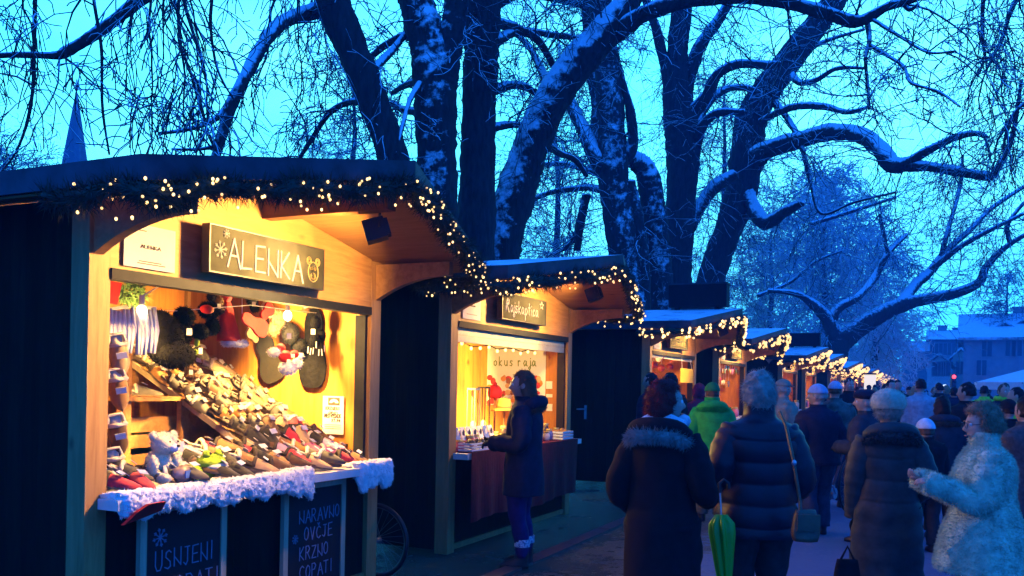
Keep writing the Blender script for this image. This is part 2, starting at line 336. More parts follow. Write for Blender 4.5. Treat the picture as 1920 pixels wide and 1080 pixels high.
bp = N(nt, "ShaderNodeBump", Strength=1., Distance=.12); L(a2.outputs[0], bp.inputs["Height"]); L(bp.outputs[0], b.inputs["Normal"])
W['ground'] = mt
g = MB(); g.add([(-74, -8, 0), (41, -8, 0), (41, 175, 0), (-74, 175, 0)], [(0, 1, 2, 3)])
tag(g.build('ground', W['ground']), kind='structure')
# thin paler slab strip laid along the stall fronts, kerb edge
k = MB(); R = random.Random(4); y = -6.
while y < 70:
    k.box(.66, .80, y, y + .985, -.02, .022 + R.uniform(0, .003)); y += 1.0
tag(k.build('kerb', mat('kerb_stone', (.035, .037, .04), .5, .3, 9, bump=.3)), kind='structure')
HAZE = True
if HAZE:
    hz = MB(); hz.box(-75, 42, -9, 176, -1, 29); mt = bpy.data.materials.new('haze_air'); mt.use_nodes = True; nt = mt.node_tree; nt.nodes.clear()
    pv = nt.nodes.new("ShaderNodeVolumePrincipled"); pv.inputs["Density"].default_value = .0030; pv.inputs["Color"].default_value = (.08, .40, 1., 1)
    pv.inputs["Anisotropy"].default_value = .2; oo = nt.nodes.new("ShaderNodeOutputMaterial"); nt.links.new(pv.outputs[0], oo.inputs["Volume"])
    tag(hz.build('haze', mt), kind='stuff')
# ------------------------------------------------------------------ market stalls
ZE, ZP, XE, XP, XB = 2.53, 2.85, .70, 1.10, -2.2
def under(s, c, hw): return ZE - .13 + (ZP - ZE) * (1 - abs(s - c) / hw)
def lamp(loc, power, col=(1., .60, .19), rad=.03, name='lamp_light'):
    l = bpy.data.lights.new(name, 'POINT'); l.energy = power; l.color = col; l.shadow_soft_size = rad
    o = bpy.data.objects.new(name, l); COL.objects.link(o); o.location = loc; return o
def stall(s0, s1, label, group='wooden market stalls in one row', open0=.15, open1=.17, counter=(.15, .92), cloth=None, shut=.0, near=True, door=False):
    c = (s0 + s1) / 2; hw = (s1 - s0) / 2 + .32
    root = empty('market_stall', (0, c, 0), label, 'market stall', group)
    # timber frame
    for (y0, y1, x0, x1) in ((s0, s0 + .13, -.13, 0), (s1 - .13, s1, -.13, 0), (s0, s0 + .1, -2.0, -1.9), (s1 - .1, s1, -2.0, -1.9)):
        p = MB(); p.box(x0, x1, y0, y1, .02, under(c - (c - s0) * .95, c, hw) - .01); p.build('corner_post', W['pine_v'], root)
    def side(y, yi, sg):
        w = MB(); zt = under(s0 + .03, c, hw) - .012
        w.box(-1.9, -.13, min(y, y + sg * .03), max(y, y + sg * .03), .05, zt); o = w.build('side_wall', W['green'], root)
        l = MB(); l.box(-1.9, -.13, min(yi, yi + sg * .02), max(yi, yi + sg * .02), .06, zt - .004); l.build('lining', W['lining'], o)
        return o
    sw = side(s0 + .01, s0 + .045, 1); side(s1 - .01, s1 - .045, -1)
    if door:
        d = MB(); d.box(-1.55, -.55, s0 - .012, s0 + .008, .12, 2.02); do = d.build('door', W['green'], root)
        h = MB(); h.box(-1.04, -1.00, s0 - .024, s0 - .012, 1.02, 1.24); h.bar((-1.02, s0 - .02, 1.18), (-1.02, s0 - .07, 1.18), .016); h.bar((-1.02, s0 - .07, 1.18), (-1.15, s0 - .07, 1.175), .018)
        h.build('handle', W['steel'], do)
    b = MB(); b.box(-2.0, -1.97, s0 + .1, s1 - .1, .05, 2.42); o = b.build('back_wall', W['green'], root)
    b = MB(); b.box(-1.96, -1.94, s0 + .07, s1 - .07, .06, 2.41); b.build('lining', W['lining'], o)
    b = MB(); b.box(-1.93, -.02, s0 + .07, s1 - .07, .04, .09); b.build('floor_boards', W['crate'], root)
    # gable front above the hatch
    g = MB(); e0, e1 = s0 + .131, s1 - .131
    g.prism([(-.06, e0, 2.115), (-.06, e1, 2.115), (-.06, e1, under(e1, c, hw) - .012), (-.06, c, under(c, c, hw) - .012), (-.06, e0, under(e0, c, hw) - .012)], (.055, 0, 0))
    g.build('gable_panel', W['pine'], root)
    q = MB(); q.box(-.075, .008, s0 + .132, s1 - .132, 2.055, 2.113); q.build('hatch_rail', W['metal'], root)
    if shut:
        h = MB(); n = max(2, int(shut / .045))
        for i in range(n): z = 2.053 - (i + 1) * shut / n; h.box(-.055, -.035, s0 + .14, s1 - .14, z + .003, z + shut / n)
        h.build('roller_shutter', W['shutter'], root)
    q = MB(); q.box(-.12, -.03, s1 - .163, s1 - .133, .93, 2.05); q.build('hatch_jamb', W['metal'], root)
    # front below the counter
    q = MB(); q.box(-.10, -.04, s0 + .131, s1 - .131, .04, counter[1] - .065); q.build('front_panel', W['green'], root)
    q = MB(); q.box(-.42, .003, s0 + .132, s1 - .132, counter[1] - .055, counter[1]); q.box(.003, counter[0], s0 + .075, s1 - .02, counter[1] - .055, counter[1]); q.build('counter', W['board'], root)
    # roof
    r = MB(); z2 = .115
    for sg in (-1, 1):
        top = [(XE, c + sg * hw, ZE), (XP, c + sg * .001, ZP), (XB, c + sg * .001, ZP), (XB, c + sg * hw, ZE)]
        r.prism(top, (0, 0, -z2))
    r.build('roof', W['roof'], root)
    r = MB()
    for sg in (-1, 1):
        i = .05; top = [(XE - i, c + sg * (hw - .04), ZE - z2 - .003 + .006), (XP - i - .02, c + sg * .003, ZP - z2 - .003), (XB + i, c + sg * .003, ZP - z2 - .003), (XB + i, c + sg * (hw - .04), ZE - z2 - .003 + .006)]
        r.prism(top, (0, 0, -.012))
    r.build('soffit', W['soffit'], root)
    q = MB(); q.box(-.004, XP - .16, c - .045, c + .045, ZP - z2 - .015 - .15, ZP - z2 - .017); q.build('ridge_beam', W['beam'], root)
    for sg, y in ((-1, s0 + .02), (1, s1 - .08)):
        zt = under(y + .03 + sg * .05, c, hw) - .02; k = MB(); pts = []
        for i in range(9):
            t = i / 8; x = .004 + (XE - .06) * t; pts.append((x, y, zt - .10 - .17 * (1 - t) ** 2.2))
        poly = [(XE - .056, y, zt), (.004, y, zt)] + pts
        k.prism(poly, (0, .06, 0)); k.build('bracket', W['pine'], root)
    return root, c, hw
def garland_path(c, hw, back=-.1, left=True):
    d = .02
    pts = []
    if left: pts += [Vector((back, c - hw - d, ZE - .15)), Vector((XE + d, c - hw - d, ZE - .15))]
    else: pts += [Vector((XE + d, c - hw, ZE - .15))]
    pts += [Vector((XP + d, c, ZP - .15)), Vector((XE + d, c + hw + d, ZE - .15)), Vector((back, c + hw + d, ZE - .16))]
    return pts
bulb_bm = bmesh.new(); bmesh.ops.create_icosphere(bulb_bm, subdivisions=2, radius=1.0)
def bulb_mesh(r, m_='bulb'):
    me = bpy.data.meshes.new('bulb'); bm = bulb_bm.copy(); bmesh.ops.scale(bm, vec=(r, r, r * 1.25), verts=bm.verts); bm.to_mesh(me); me.materials.append(W[m_]); return me
def garland(c, hw, label, nb, rb, ntuft, seed, back=-.1, parts=True, span=None, thick=.05, drop=.12):
    R = random.Random(seed); P = garland_path(c, hw, back); root = empty('light_garland', P[1], label, 'garland', 'fir garlands with fairy lights on the stall roofs')
    seg = []; tot = 0
    for a, b in zip(P[:-1], P[1:]): tot += (b - a).length; seg.append((tot, a, b))
    def pt(t):
        q = t * tot; last = 0
        for e_, a, b in seg:
            if q <= e_: return a + (b - a) * ((q - last) / (e_ - last))
            last = e_
        return P[-1].copy()
    core = MB(); n = 46; pts = []
    for i in range(n + 1): p = pt(i / n); pts.append(p + Vector((R.uniform(-.015, .015), R.uniform(-.01, .01), -.012 + R.uniform(-.02, .012) - .015 * sin(i * 1.1))))
    core.tube(pts, [thick * R.uniform(.55, 1.1) for _ in pts], 7); nd = MB(); nd.v = list(core.v); nd.f = list(core.f); nd.m = list(core.m)
    tufts(nd, core, ntuft, .085, .0035 if parts else .006, .25, .7, seed); nd.build('greenery', W['needle'], root)
    me = bulb_mesh(rb, 'bulb' if rb < .02 else 'bulb_far'); allb = MB()
    t = 0; spots = []
    while len(spots) < nb:
        t = R.random(); k = R.choice((1, 1, 1, 2, 3))
        for _ in range(k): spots.append(pt(min(max(t + R.gauss(0, .006), .0), 1)) + Vector((R.uniform(.02, .075), R.uniform(-.05, .03), -R.random() ** 1.3 * drop * 1.25 + .035)))
    for n_, p in enumerate(spots[:nb]):
        if parts and n_ < 99:
            o = bpy.data.objects.new('bulb', me); COL.objects.link(o); o.parent = root; o.location = p - WOFF[root.name]
        else: allb.ball(p, rb, 6, 4)
    if allb.v: tag(allb.build('bulb_cluster', W['bulb_far'], root), kind='stuff')
    return root
def paper(X, y0, y1, z0, z1, label, lines=(), cat='poster'):
    root = empty('poster', (X, (y0 + y1) / 2, z0), label, cat)
    p = MB(); p.box(X, X + .0025, y0, y1, z0, z1); p.build('sheet', W['paper'], root)
    if lines:
        k = MB()
        for (z, a, b, w) in lines: k.box(X + .003, X + .0034, y0 + (y1 - y0) * a, y0 + (y1 - y0) * b, z0 + (z1 - z0) * z - w, z0 + (z1 - z0) * z + w)
        k.build('print', W['ink'], root)
    return root
def flood(X, y, z, aim, power, label, col=(1., .56, .16)):
    root = empty('flood_lamp', (X, y, z), label, 'lamp', 'black flood lamps under the stall roofs'); d = (Vector(aim) - Vector((X, y, z))).normalized()
    sd = d.cross(UP).normalized(); up = sd.cross(d); k = MB(); c0 = Vector((X, y, z)); k.obox(c0 - d * .012, d, sd, up, .025, .085, .062)
    for sg in (-1, 1): k.obox(c0 + sd * sg * .082 + d * .05, d, sd, up, .045, .004, .062); k.obox(c0 + up * sg * .06 + d * .05, d, sd, up, .045, .085, .004)
    for i in range(5): k.obox(Vector((X, y, z)) - d * .045 + sd * (-.06 + .03 * i), d, sd, up, .014, .004, .05)
    k.build('housing', W['black'], root)
    k = MB(); k.tube([Vector((X, y, z)) + sd * .09, Vector((X, y, z + .1)) + sd * .06, Vector((X, y, z + .1)) - sd * .06, Vector((X, y, z)) - sd * .09], .008, 5); k.build('yoke', W['black'], root)
    k = MB(); k.obox(Vector((X, y, z)) + d * .02, d, sd, up, .001, .07, .048); k.build('glass', W['lamp_face'], root)
    l = bpy.data.lights.new('flood_light', 'SPOT'); l.energy = power; l.color = col; l.spot_size = math.radians(104); l.spot_blend = .6; l.shadow_soft_size = .05
    o = bpy.data.objects.new('flood_light', l); COL.objects.link(o); o.location = Vector((X, y, z)) + d * .112; o.rotation_euler = (-d).to_track_quat('Z', 'Y').to_euler()
    l = bpy.data.lights.new('facade_fill', 'SPOT'); l.energy = power * .85; l.color = (1., .52, .14); l.spot_size = math.radians(156); l.spot_blend = .35; l.shadow_soft_size = .09  # added wide spot that brightens the facade beside the lamp's own beam
    o = bpy.data.objects.new('facade_fill', l); COL.objects.link(o); o.location = Vector((X, y, z)) + d * .112; o.rotation_euler = Vector((1, .16, .02)).to_track_quat('Z', 'Y').to_euler()
W['lamp_face'] = glow('flood_glass', (1., .7, .35), .8)
ORD = 'first second third fourth fifth sixth seventh eighth ninth tenth eleventh twelfth thirteenth fourteenth'.split()
SP = [(3.135, 5.77), (6.89, 9.84), (13.1, 16.07), (18.0, 21.0), (26.6, 29.9), (32.0, 35.2), (40.5, 43.7), (45.5, 48.7), (54, 57.2), (60, 63.2), (66, 69.2), (72, 75.2), (79, 82.2), (87, 90.2)]
SL = ['nearest wooden stall, selling slippers, with a chalk name board above its hatch', 'wooden stall with bright yellow interior and dark red cloth on its counter',
      'wooden stall with orange interior and a black box standing on its roof', 'wooden stall hung with colourful trinkets, just past the orange stall']
CH = []
for i, (a, b) in enumerate(SP):
    lab = SL[i] if i < 4 else 'wooden stall with dark roof and fairy lights, %s from the near end of the row' % ORD[i]
    CH.append(stall(a, b, lab, shut=.13 if i == 1 else (.05 if i == 2 else 0), door=(i in (2, 4)), near=i < 3))
GL = [(165, .0068, 8500), (150, .0090, 6500), (150, .018, 3500), (150, .023, 2600), (150, .030, 1800), (140, .036, 1500), (130, .041, 1200), (130, .046, 900)] + [(130, .05, 700)] * 6  # bulb radius grows with distance, lens bloom put into the size
for i, (rt, c_, hw_) in enumerate(CH):
    lab = ['fir garland with warm fairy lights along the roof edge of the slipper stall', 'fir garland with warm fairy lights along the roof of the yellow-lit stall'][i] if i < 2 else 'fir garland with warm fairy lights on the %s stall in the row' % ORD[i]
    nb, rb, ntf = GL[i]; garland(c_, hw_, lab, nb, rb, ntf, 11 + i, back=-.1 if i else .12, parts=i < 5, drop=.15 if i == 0 else .12)
    s0, s1 = SP[i]
    if i != 0 and i < 9:
        paper(.004, s0 + .2, s0 + .55, 2.14, 2.37, 'white paper notice on the gable of the %s stall along the row' % ORD[i], ((.85, .1, .5, .003), (.55, .3, .7, .006), (.2, .2, .8, .002)), 'notice')
    flood(.78, c_ + .12, 2.485, (0, s0 + .95 if i < 1 else c_ - .05, 2.2), 520 if i < 1 else 300, 'black flood lamp under the roof peak of the %s stall' % ORD[i])
# lamps inside
def bulb_lamp(loc, power, label, cord_to, r=.032, lp=None, col=(1., .60, .19), om=.42, dn=.75, bk_=.8):
    col = (col[0], col[1] * .93, col[2] * .8)
    root = empty('hanging_bulb', loc, label, 'light bulb', 'bare bulbs hanging inside the stalls'); k = MB(); k.ball(loc, (r, r, r * 1.25), 14, 10); k.build('bulb', W['lamp'], root, True)
    k = MB(); p = Vector(loc); k.tube([p + Vector((0, 0, r * 1.1)), p + Vector((0, 0, r * 1.1 + .06))], .016, 8); k.build('socket', W['white'], root)
    k = MB(); q = Vector(cord_to); k.tube([p + Vector((0, 0, .09)), p * .6 + q * .4 + Vector((.02, .01, .01)), q], .005, 5); k.build('cord', W['white'], root)
    q = p - Vector((0, 0, r * 1.25 + .02)); lamp(q, power * om, col)
    for dv, ang, k_ in (((-.7, 0, -1), 138, dn), ((-1, 0, -.22), 158, bk_)):    # added spots aimed down and inward, keeping the light off the lane
        l = bpy.data.lights.new('lamp_light', 'SPOT'); l.energy = power * k_; l.color = col; l.spot_size = math.radians(ang); l.spot_blend = .35; l.shadow_soft_size = .035
        o = bpy.data.objects.new('lamp_light', l); COL.objects.link(o); o.location = q; o.rotation_euler = (-Vector(dv)).to_track_quat('Z', 'Y').to_euler()
bulb_lamp((-.40, 3.83, 1.94), 850, 'bare glowing bulb on a white cord beside the white insoles in the slipper stall', (-.3, 4.05, 2.34), om=.15, dn=.40, bk_=.2)
bulb_lamp((-.42, 5.18, 2.02), 1250, 'bare glowing bulb under the hatch rail by the right wall of the slipper stall', (-.5, 5.1, 2.4), om=.12, dn=.40, bk_=.17)
bulb_lamp((-.55, 7.75, 2.0), 2500, 'bare glowing bulb high up inside the yellow-lit stall', (-.6, 7.7, 2.4), col=(1., .72, .20), om=.06)
for i in range(2, 14):
    s0, s1 = SP[i]; bulb_lamp((-.6, (s0 + s1) / 2, 1.97), 560 if i < 6 else 420, 'bare glowing bulb hanging inside the %s stall along the row' % ORD[i], (-.6, (s0 + s1) / 2, 2.5), om=.04)
# ---- slipper stall: name board
def signboard(X, y0, y1, z0, z1, label):
    root = empty('shop_sign', (X, (y0 + y1) / 2, z0), label, 'sign'); k = MB(); k.box(X - .055, X, y0, y1, z0, z1); k.build('board', [W['slate']], root)
    k = MB(); t = .008
    k.box(X - .058, X + .003, y0 - t, y0, z0 - t, z1 + t); k.box(X - .058, X + .003, y1, y1 + t, z0 - t, z1 + t); k.box(X - .058, X + .003, y0, y1, z0 - t, z0); k.box(X - .058, X + .003, y0, y1, z1, z1 + t); k.build('frame', W['black'], root)
    return root
r = signboard(.10, 3.86, 4.91, 2.17, 2.435, 'slate name board chalked with ALENKA and a bear face, above the hatch')
k = MB(); write(k, 'ALENKA', .1025, 4.00, 2.215, .165, .105, 1.12, .0115, slope=-.03, jit=.03); k.build('lettering', W['chalk'], r)
k = MB()
def ring(X, y, z, ry, rz, n=16): return [Vector((X, y + ry * cos(2 * pi * i / n), z + rz * sin(2 * pi * i / n))) for i in range(n + 1)]
by, bz = 4.80, 2.275
for (dy, dz, ry, rz) in ((0, 0, .052, .066), (-.045, .07, .022, .024), (.045, .07, .022, .024), (-.045, .07, .011, .013), (.045, .07, .011, .013), (-.018, .022, .008, .009), (.018, .022, .008, .009), (0, -.028, .022, .02), (0, -.024, .009, .007)):
    stroke(k, ring(.1022, by + dy, bz + dz, ry, rz), .006)
k.build('bear_drawing', W['goldchalk'], r)
k = MB(); flake(k, .1022, 3.94, 2.30, .05, .006); flake(k, .1022, 3.985, 2.40, .025, .005)
k.build('snowflake_drawing', W['dimchalk'], r)
p = paper(.004, 3.34, 3.69, 2.135, 2.37, 'white paper poster beside the slate name board, brightly lit', ((.86, .2, .42, .003), (.16, .28, .72, .0025), (.11, .25, .8, .0025)))
k = MB(); write(k, 'ALENKA', .008, 3.45, 2.245, .017, .02, 1.15, .003); k.build('lettering', W['ink'], p)
# ---- chalkboards under the counter
def chalkboard(p0, p1, z1, label, X=.03):
    root = empty('chalkboard', (X, (p0 + p1) / 2, 0), label, 'chalkboard', 'chalkboards under the slipper counter'); k = MB(); k.box(X - .02, X - .004, p0 + .03, p1 - .03, .08, z1 - .03); k.build('panel', W['blackboard'], root)
    k = MB(); k.box(X - .025, X + .006, p0, p0 + .045, .02, z1); k.box(X - .025, X + .006, p1 - .045, p1, .02, z1); k.box(X - .025, X + .005, p0 + .045, p1 - .045, z1 - .04, z1); k.box(X - .025, X + .005, p0 + .045, p1 - .045, .05, .09); k.build('frame', W['pale'], root)
    return root
a0 = at_x(262, 1000, .03).y; a1 = at_x(424, 1000, .03).y; r = chalkboard(a0, a1, .845, 'framed chalkboard with a snowflake and USNJENI, below the left of the counter')
k = MB(); q0 = at_x(292, 1045, .03); write(k, 'USNJENI', .0275, q0.y, q0.z - .075, .105, (at_x(400, 1040, .03).y - q0.y) / 7.6, 1.18, .006, jit=.04); q1 = at_x(312, 1078, .03); write(k, 'COPATI', .0275, q1.y, q1.z - .12, .1, .062, 1.2, .006, jit=.04)
q2 = at_x(301, 1008, .03); k.build('chalk_writing', W['bluechalk'], r); k = MB(); flake(k, .0275, q2.y, q2.z, .05, .006); k.build('snowflake_drawing', W['bluechalk'], r)
a0 = at_x(531, 1000, .03).y; a1 = at_x(646, 1000, .03).y; r = chalkboard(a0, a1, .845, 'framed chalkboard reading NARAVNO, below the right of the counter')
k = MB(); yy = at_x(560, 980, .03)
for t_, py in (('NARAVNO', 982), ('OVQJE', 1016), ('KRZNO', 1052), ('COPATI', 1088)):
    q = at_x(562, py, .03); write(k, t_, .0275, q.y + (.05 if t_ == 'OVQJE' else 0), q.z, .085, .055, 1.2, .006, jit=.05, seed=len(t_))
k.build('chalk_writing', W['bluechalk'], r); k = MB(); q = at_x(554, 1012, .03); flake(k, .0275, q.y, q.z, .03, .005); k.build('snowflake_drawing', W['bluechalk'], r)
# ---- black boxes on roofs
for i in (2, 4):
    c_ = CH[i][1]; r = empty('roof_box', (.4, c_, ZP), 'long black box with snow on top, on the roof of the %s stall' % ORD[i], 'box'); k = MB(); k.box(-.1, .86, c_ - .12, c_ + .12, ZP + .03, ZP + .40); k.build('casing', W['metal'], r)
    k = MB(); k.box(-.11, .87, c_ - .13, c_ + .13, ZP + .401, ZP + .425); k.build('lid', W['roof'], r)
    k = MB(); k.box(0, .08, c_ - .1, c_ + .1, ZP - .06, ZP + .03); k.box(.66, .74, c_ - .1, c_ + .1, ZP - .06, ZP + .03); k.build('feet', W['metal'], r)
# ------------------------------------------------------------------ slippers
SUEDE = {'grey': (.075, .07, .062), 'black': (.018, .017, .016), 'brown': (.075, .035, .018), 'tan': (.25, .125, .05), 'caramel': (.30, .15, .04), 'crimson': (.42, .02, .04), 'mauve': (.42, .26, .42), 'beige': (.38, .26, .15), 'charcoal': (.055, .052, .05), 'pink': (.55, .12, .20)}
SM = {k: mat(k + '_suede', v, .9, .2, 25, bump=.15, sheen=.2) for k, v in SUEDE.items()}
W['rubber'] = mat('slipper_sole', (.10, .08, .06), .8, .2, 12)
W['wool'] = mat('wool_lining', (.74, .68, .54), .95, .12, 40, bump=.3)
W['darkwool'] = mat('dark_wool_lining', (.05, .04, .035), .95, .3, 40, bump=.3)
def slip_meshes():
    n = 11; L_ = .25
    def hw(t): return .036 + .014 * sin(pi * min(1, t * 1.05)) if t < .72 else .049 * max(0.03, (1 - ((t - .72) / .28) ** 1.35)) ** .75
    so = MB(); out = [(L_ * i / n, hw(i / n)) for i in range(n + 1)]; loop = [(x, -w) for x, w in out] + [(x, w) for x, w in reversed(out)]
    so.prism([Vector((x, y, 0)) for x, y in loop], (0, 0, .013))
    up = MB(); rings = []
    for i in range(9):
        t = .30 + .70 * i / 8; x = L_ * t; w = hw(t) * 1.03; h = .052 * (1 - ((t - .30) / .70) ** 1.15) + .012
        rings.append([Vector((x - .012 * sin(pi * j / 10), -w * cos(pi * j / 10), .012 + h * sin(pi * j / 10) ** .8)) for j in range(11)])
    up.loft(rings, cap=False, closed=False)
    R = random.Random(3); li = MB(); pts = []; x = L_ * .30; w = hw(.30)
    for j in range(9): a = pi * j / 8; pts.append(Vector((x - .008, -w * cos(a), .016 + .054 * sin(a))))
    li.tube(pts, [R.uniform(.011, .018) for _ in pts], 6)
    pts = [Vector((L_ * t, sg * hw(t), .03 + .006 * cos(t * 9))) for sg in (1, -1) for t in ([.30, .2, .1, .03] if sg > 0 else [.03, .1, .2, .30])]
    li.tube(pts, [R.uniform(.007, .010) for _ in pts], 6); li.obox((.055, 0, .02), (1, 0, 0), (0, 1, 0), (0, 0, 1), .05, .03, .008)
    tg = MB(); tg.obox((.125, .0, .082), (.9, .1, -.42), (0, 1, 0), (.42, 0, .9), .019, .028, .0012)
    tx = MB(); tx.obox((.135, .0, .0997), (.9, .1, -.42), (0, 1, 0), (.42, 0, .9), .004, .022, .0006)
    return so, up, li, tg, tx
_sl = slip_meshes(); SLM = {}
def slipper(M, colour, wool, label, group='slippers laid out for sale', tagrot=0.):
    key = (colour, wool)
    if key not in SLM:
        SLM[key] = [('sole', _sl[0].mesh('sole', W['rubber'])), ('upper', _sl[1].mesh('upper', SM[colour], smooth=True)), ('lining', _sl[2].mesh('lining', W['wool'] if wool else W['darkwool'], smooth=True)), ('price_tag', _sl[3].mesh('price_tag', W['card']))]
    o = bpy.data.objects.new('slipper', None); COL.objects.link(o); o.matrix_world = M; o.empty_display_size = .05; tag(o, label, 'slipper', group)
    for nme, me in SLM[key]:
        if nme == 'price_tag' and tagrot is None: continue
        c_ = bpy.data.objects.new(nme, me); COL.objects.link(c_); c_.parent = o
        if nme == 'price_tag': c_.rotation_euler = (tagrot * .3, 0, 0); c_.location = (tagrot * .02, tagrot * .012, 0)
    return o
def frame(pos, fwd, up=(0, 0, 1)):
    x = Vector(fwd).normalized(); y = Vector(up).cross(x).normalized(); z = x.cross(y)
    m_ = Matrix((x, y, z)).transposed().to_4x4(); m_.translation = pos; return m_
R = random.Random(21)
cols = ['beige', 'mauve', 'black', 'charcoal', 'crimson', 'brown', 'tan', 'grey', 'pink', 'caramel', 'brown', 'mauve', 'tan', 'crimson', 'black', 'charcoal']
rown = ['front', 'second', 'third', 'back']; cnt = 0
for r_ in range(4):
    x = [.035, -.085, -.205, -.315][r_]; n = [14, 14, 14, 13][r_]
    for j in range(n):
        y = 3.23 + (2.30 if r_ else 2.32) * j / (n - 1) + R.uniform(-.02, .02) - .05
        if r_ in (2, 3) and 2 <= j <= 4: continue
        col = R.choice(cols); wl = R.random() < .45; a = math.radians(R.uniform(-8, 72))
        z = .923 + .034 * r_ + R.uniform(0, .03)
        f = Vector((cos(a), sin(a), -.16 + R.uniform(-.1, .1)))
        up = Vector((R.uniform(-.12, .12), R.uniform(-.12, .12), 1))
        if y > 5.5: y = 5.46
        slipper(frame((x - .14, max(y - .06, 3.28), z + .045), f, up), col, wl, '%s slipper, %s lining, %s from the left in the counter\'s %s row' % (col, 'pale woolly' if wl else 'dark', ORD[j], rown[r_]), tagrot=R.uniform(-.7, .7))
# sloping display board
RB0, RB1 = Vector((-.30, 0, 1.05)), Vector((-1.62, 0, 1.74)); RY0, RY1 = 4.72, 5.69
dS = (RB1 - RB0).normalized(); nS = Vector((-dS.z, 0, dS.x)); nS = nS if nS.z > 0 else -nS
root = empty('display_rack', (-.9, 5.2, .95), 'sloping wooden display board stacked with slippers by the right wall', 'display rack')
k = MB(); k.prism([(RB0.x, RY0, RB0.z), (RB1.x, RY0, RB1.z), (RB1.x, RY0, RB1.z - .03), (RB0.x, RY0, RB0.z - .03)], (0, RY1 - RY0, 0)); k.build('board', W['crate'], root)
k = MB(); k.prism([(RB0.x + .003, RY0 - .022, RB0.z + .012), (RB1.x, RY0 - .022, RB1.z + .012), (RB1.x, RY0 - .022, RB1.z - .035), (RB0.x + .003, RY0 - .022, RB0.z - .035)], (0, .021, 0)); k.build('edge_strip', W['pale'], root)
for x, z in ((-1.5, 1.63), (-.62, 1.17)):
    for y in (RY0 + .03, RY1 - .05): k = MB(); k.box(x - .02, x + .02, y, y + .04, .09, z); k.build('leg', W['crate'], root)
rcol = [['brown', 'black', 'tan', 'charcoal'], ['grey', 'caramel', 'black', 'brown'], ['caramel', 'caramel', 'grey', 'beige'], ['charcoal', 'brown', 'beige', 'tan'], ['grey', 'brown', 'caramel', 'grey'], ['charcoal', 'grey', 'brown', 'tan'], ['caramel', 'caramel', 'brown', 'black'], ['black', 'charcoal', 'brown', 'crimson'], ['black', 'black', 'crimson', 'brown']]
for r_ in range(9):
    t = .93 - r_ * .108; base = RB0 + (RB1 - RB0) * t
    for j in range(5):
        col = rcol[r_][min(j, 3)] if R.random() < .85 else 'beige'; y = RY0 + .04 + .175 * j + R.uniform(-.035, .035); wl = R.random() < .25
        f = -dS + Vector((0, R.uniform(-.35, 1.1), 0)) - nS * R.uniform(-.05, .22); p = Vector((base.x - .10, y - .03, base.z + .05)) + nS * (.025 + R.uniform(0, .035)) + dS * R.uniform(-.03, .03)
        slipper(frame(p, f, nS), col, wl, '%s slipper, %s lining, %s from left in the sloping board\'s %s row down' % (col, 'woolly' if wl else 'dark', ORD[j], ORD[r_]), 'slippers stacked on the sloping board', tagrot=R.uniform(-.6, .6))
for i, (px, py, col) in enumerate(((213, 690, 'tan'), (212, 775, 'brown'), (214, 625, 'beige'), (207, 838, 'grey'))):
    p = at_x(px, py, -.32); slipper(frame(p, (.12, .15, -1), (.9, -.45, .1)), col, True, '%s slipper hanging toe down by the left post, %s from the top' % (col, ('second', 'third', 'first', 'lowest')[i]), 'slippers hanging by the left post', tagrot=.3)
# slatted shelf under the board
root = empty('slatted_shelf', at_x(290, 860, -.95), 'brown wooden slatted shelf with a grey slipper on top, left of the sloping board', 'shelf')
def px_box(k, X, x0, y0, x1, y1, th):
    a = at_x(x0, y0, X); b_ = at_x(x1, y1, X); k.box(X - th, X, min(a.y, b_.y), max(a.y, b_.y), min(a.z, b_.z), max(a.z, b_.z))
k = MB(); px_box(k, -.95, 229, 655, 244, 890, .04); k.build('post', W['crate'], root); k = MB(); px_box(k, -.95, 340, 752, 354, 890, .04); k.build('post', W['crate'], root)
k = MB(); a = at_x(238, 744, -.95); b_ = at_x(357, 744, -.95); k.box(-1.45, -.93, a.y, b_.y, a.z - .03, a.z); k.build('shelf_top', W['crate'], root); zsh = a.z; ysh = (a.y + b_.y) / 2
k = MB()
for y0, y1 in ((783, 802), (812, 832), (842, 866)): px_box(k, -1.06, 232, y0, 505, y1, .02)
k.build('slats', W['crate'], root)
slipper(frame((-1.15, ysh - .12, zsh + .005), (.5, .8, 0)), 'grey', True, 'grey woolly slipper standing alone on the slatted shelf', None)
# ------------------------------------------------------------------ soft toys
W['cream'] = mat('cream_plush', (.85, .76, .52), .95, .12, 30, bump=.3); W['lime'] = mat('lime_plush', (.36, .55, .03), .95, .15, 30, bump=.3); W['red'] = mat('red_felt', (.38, .006, .008), .85, .2, 18, bump=.2)
W['blackfur'] = mat('black_fur', (.004, .004, .0045), .95, .4, 30, bump=.4, spec=.05); W['brownfur'] = mat('brown_fur', (.09, .045, .02), .9, .4, 30, bump=.3); W['felt'] = mat('dark_felt', (.008, .0065, .004), .95, .2, 20, bump=.2)
p = at_x(297, 872, -.13); root = empty('teddy_bear', (p.x, p.y, .925), 'cream teddy bear sitting among the slippers on the left of the counter', 'soft toy'); p = Vector((p.x, p.y, 1.025))
b1 = MB(); b1.ball(p + Vector((0, 0, .03)), (.075, .075, .085), 14, 10); h = p + Vector((.035, .01, .145)); b1.ball(h, (.07, .082, .07), 16, 11)
for sg in (-1, 1): b1.ball(h + Vector((-.01, sg * .072, .045)), (.022, .028, .03), 10, 7); b1.ball(p + Vector((.05, sg * .085, .03)), (.035, .03, .06), 10, 7); b1.ball(p + Vector((.09, sg * .05, -.045)), (.06, .032, .032), 10, 7)
fu = MB(); fu.v = list(b1.v); fu.f = list(b1.f); fu.m = list(b1.m); tufts(fu, b1, 2600, .014, .0022, .1, .5, 3); fu.build('body', W['cream'], root, True)
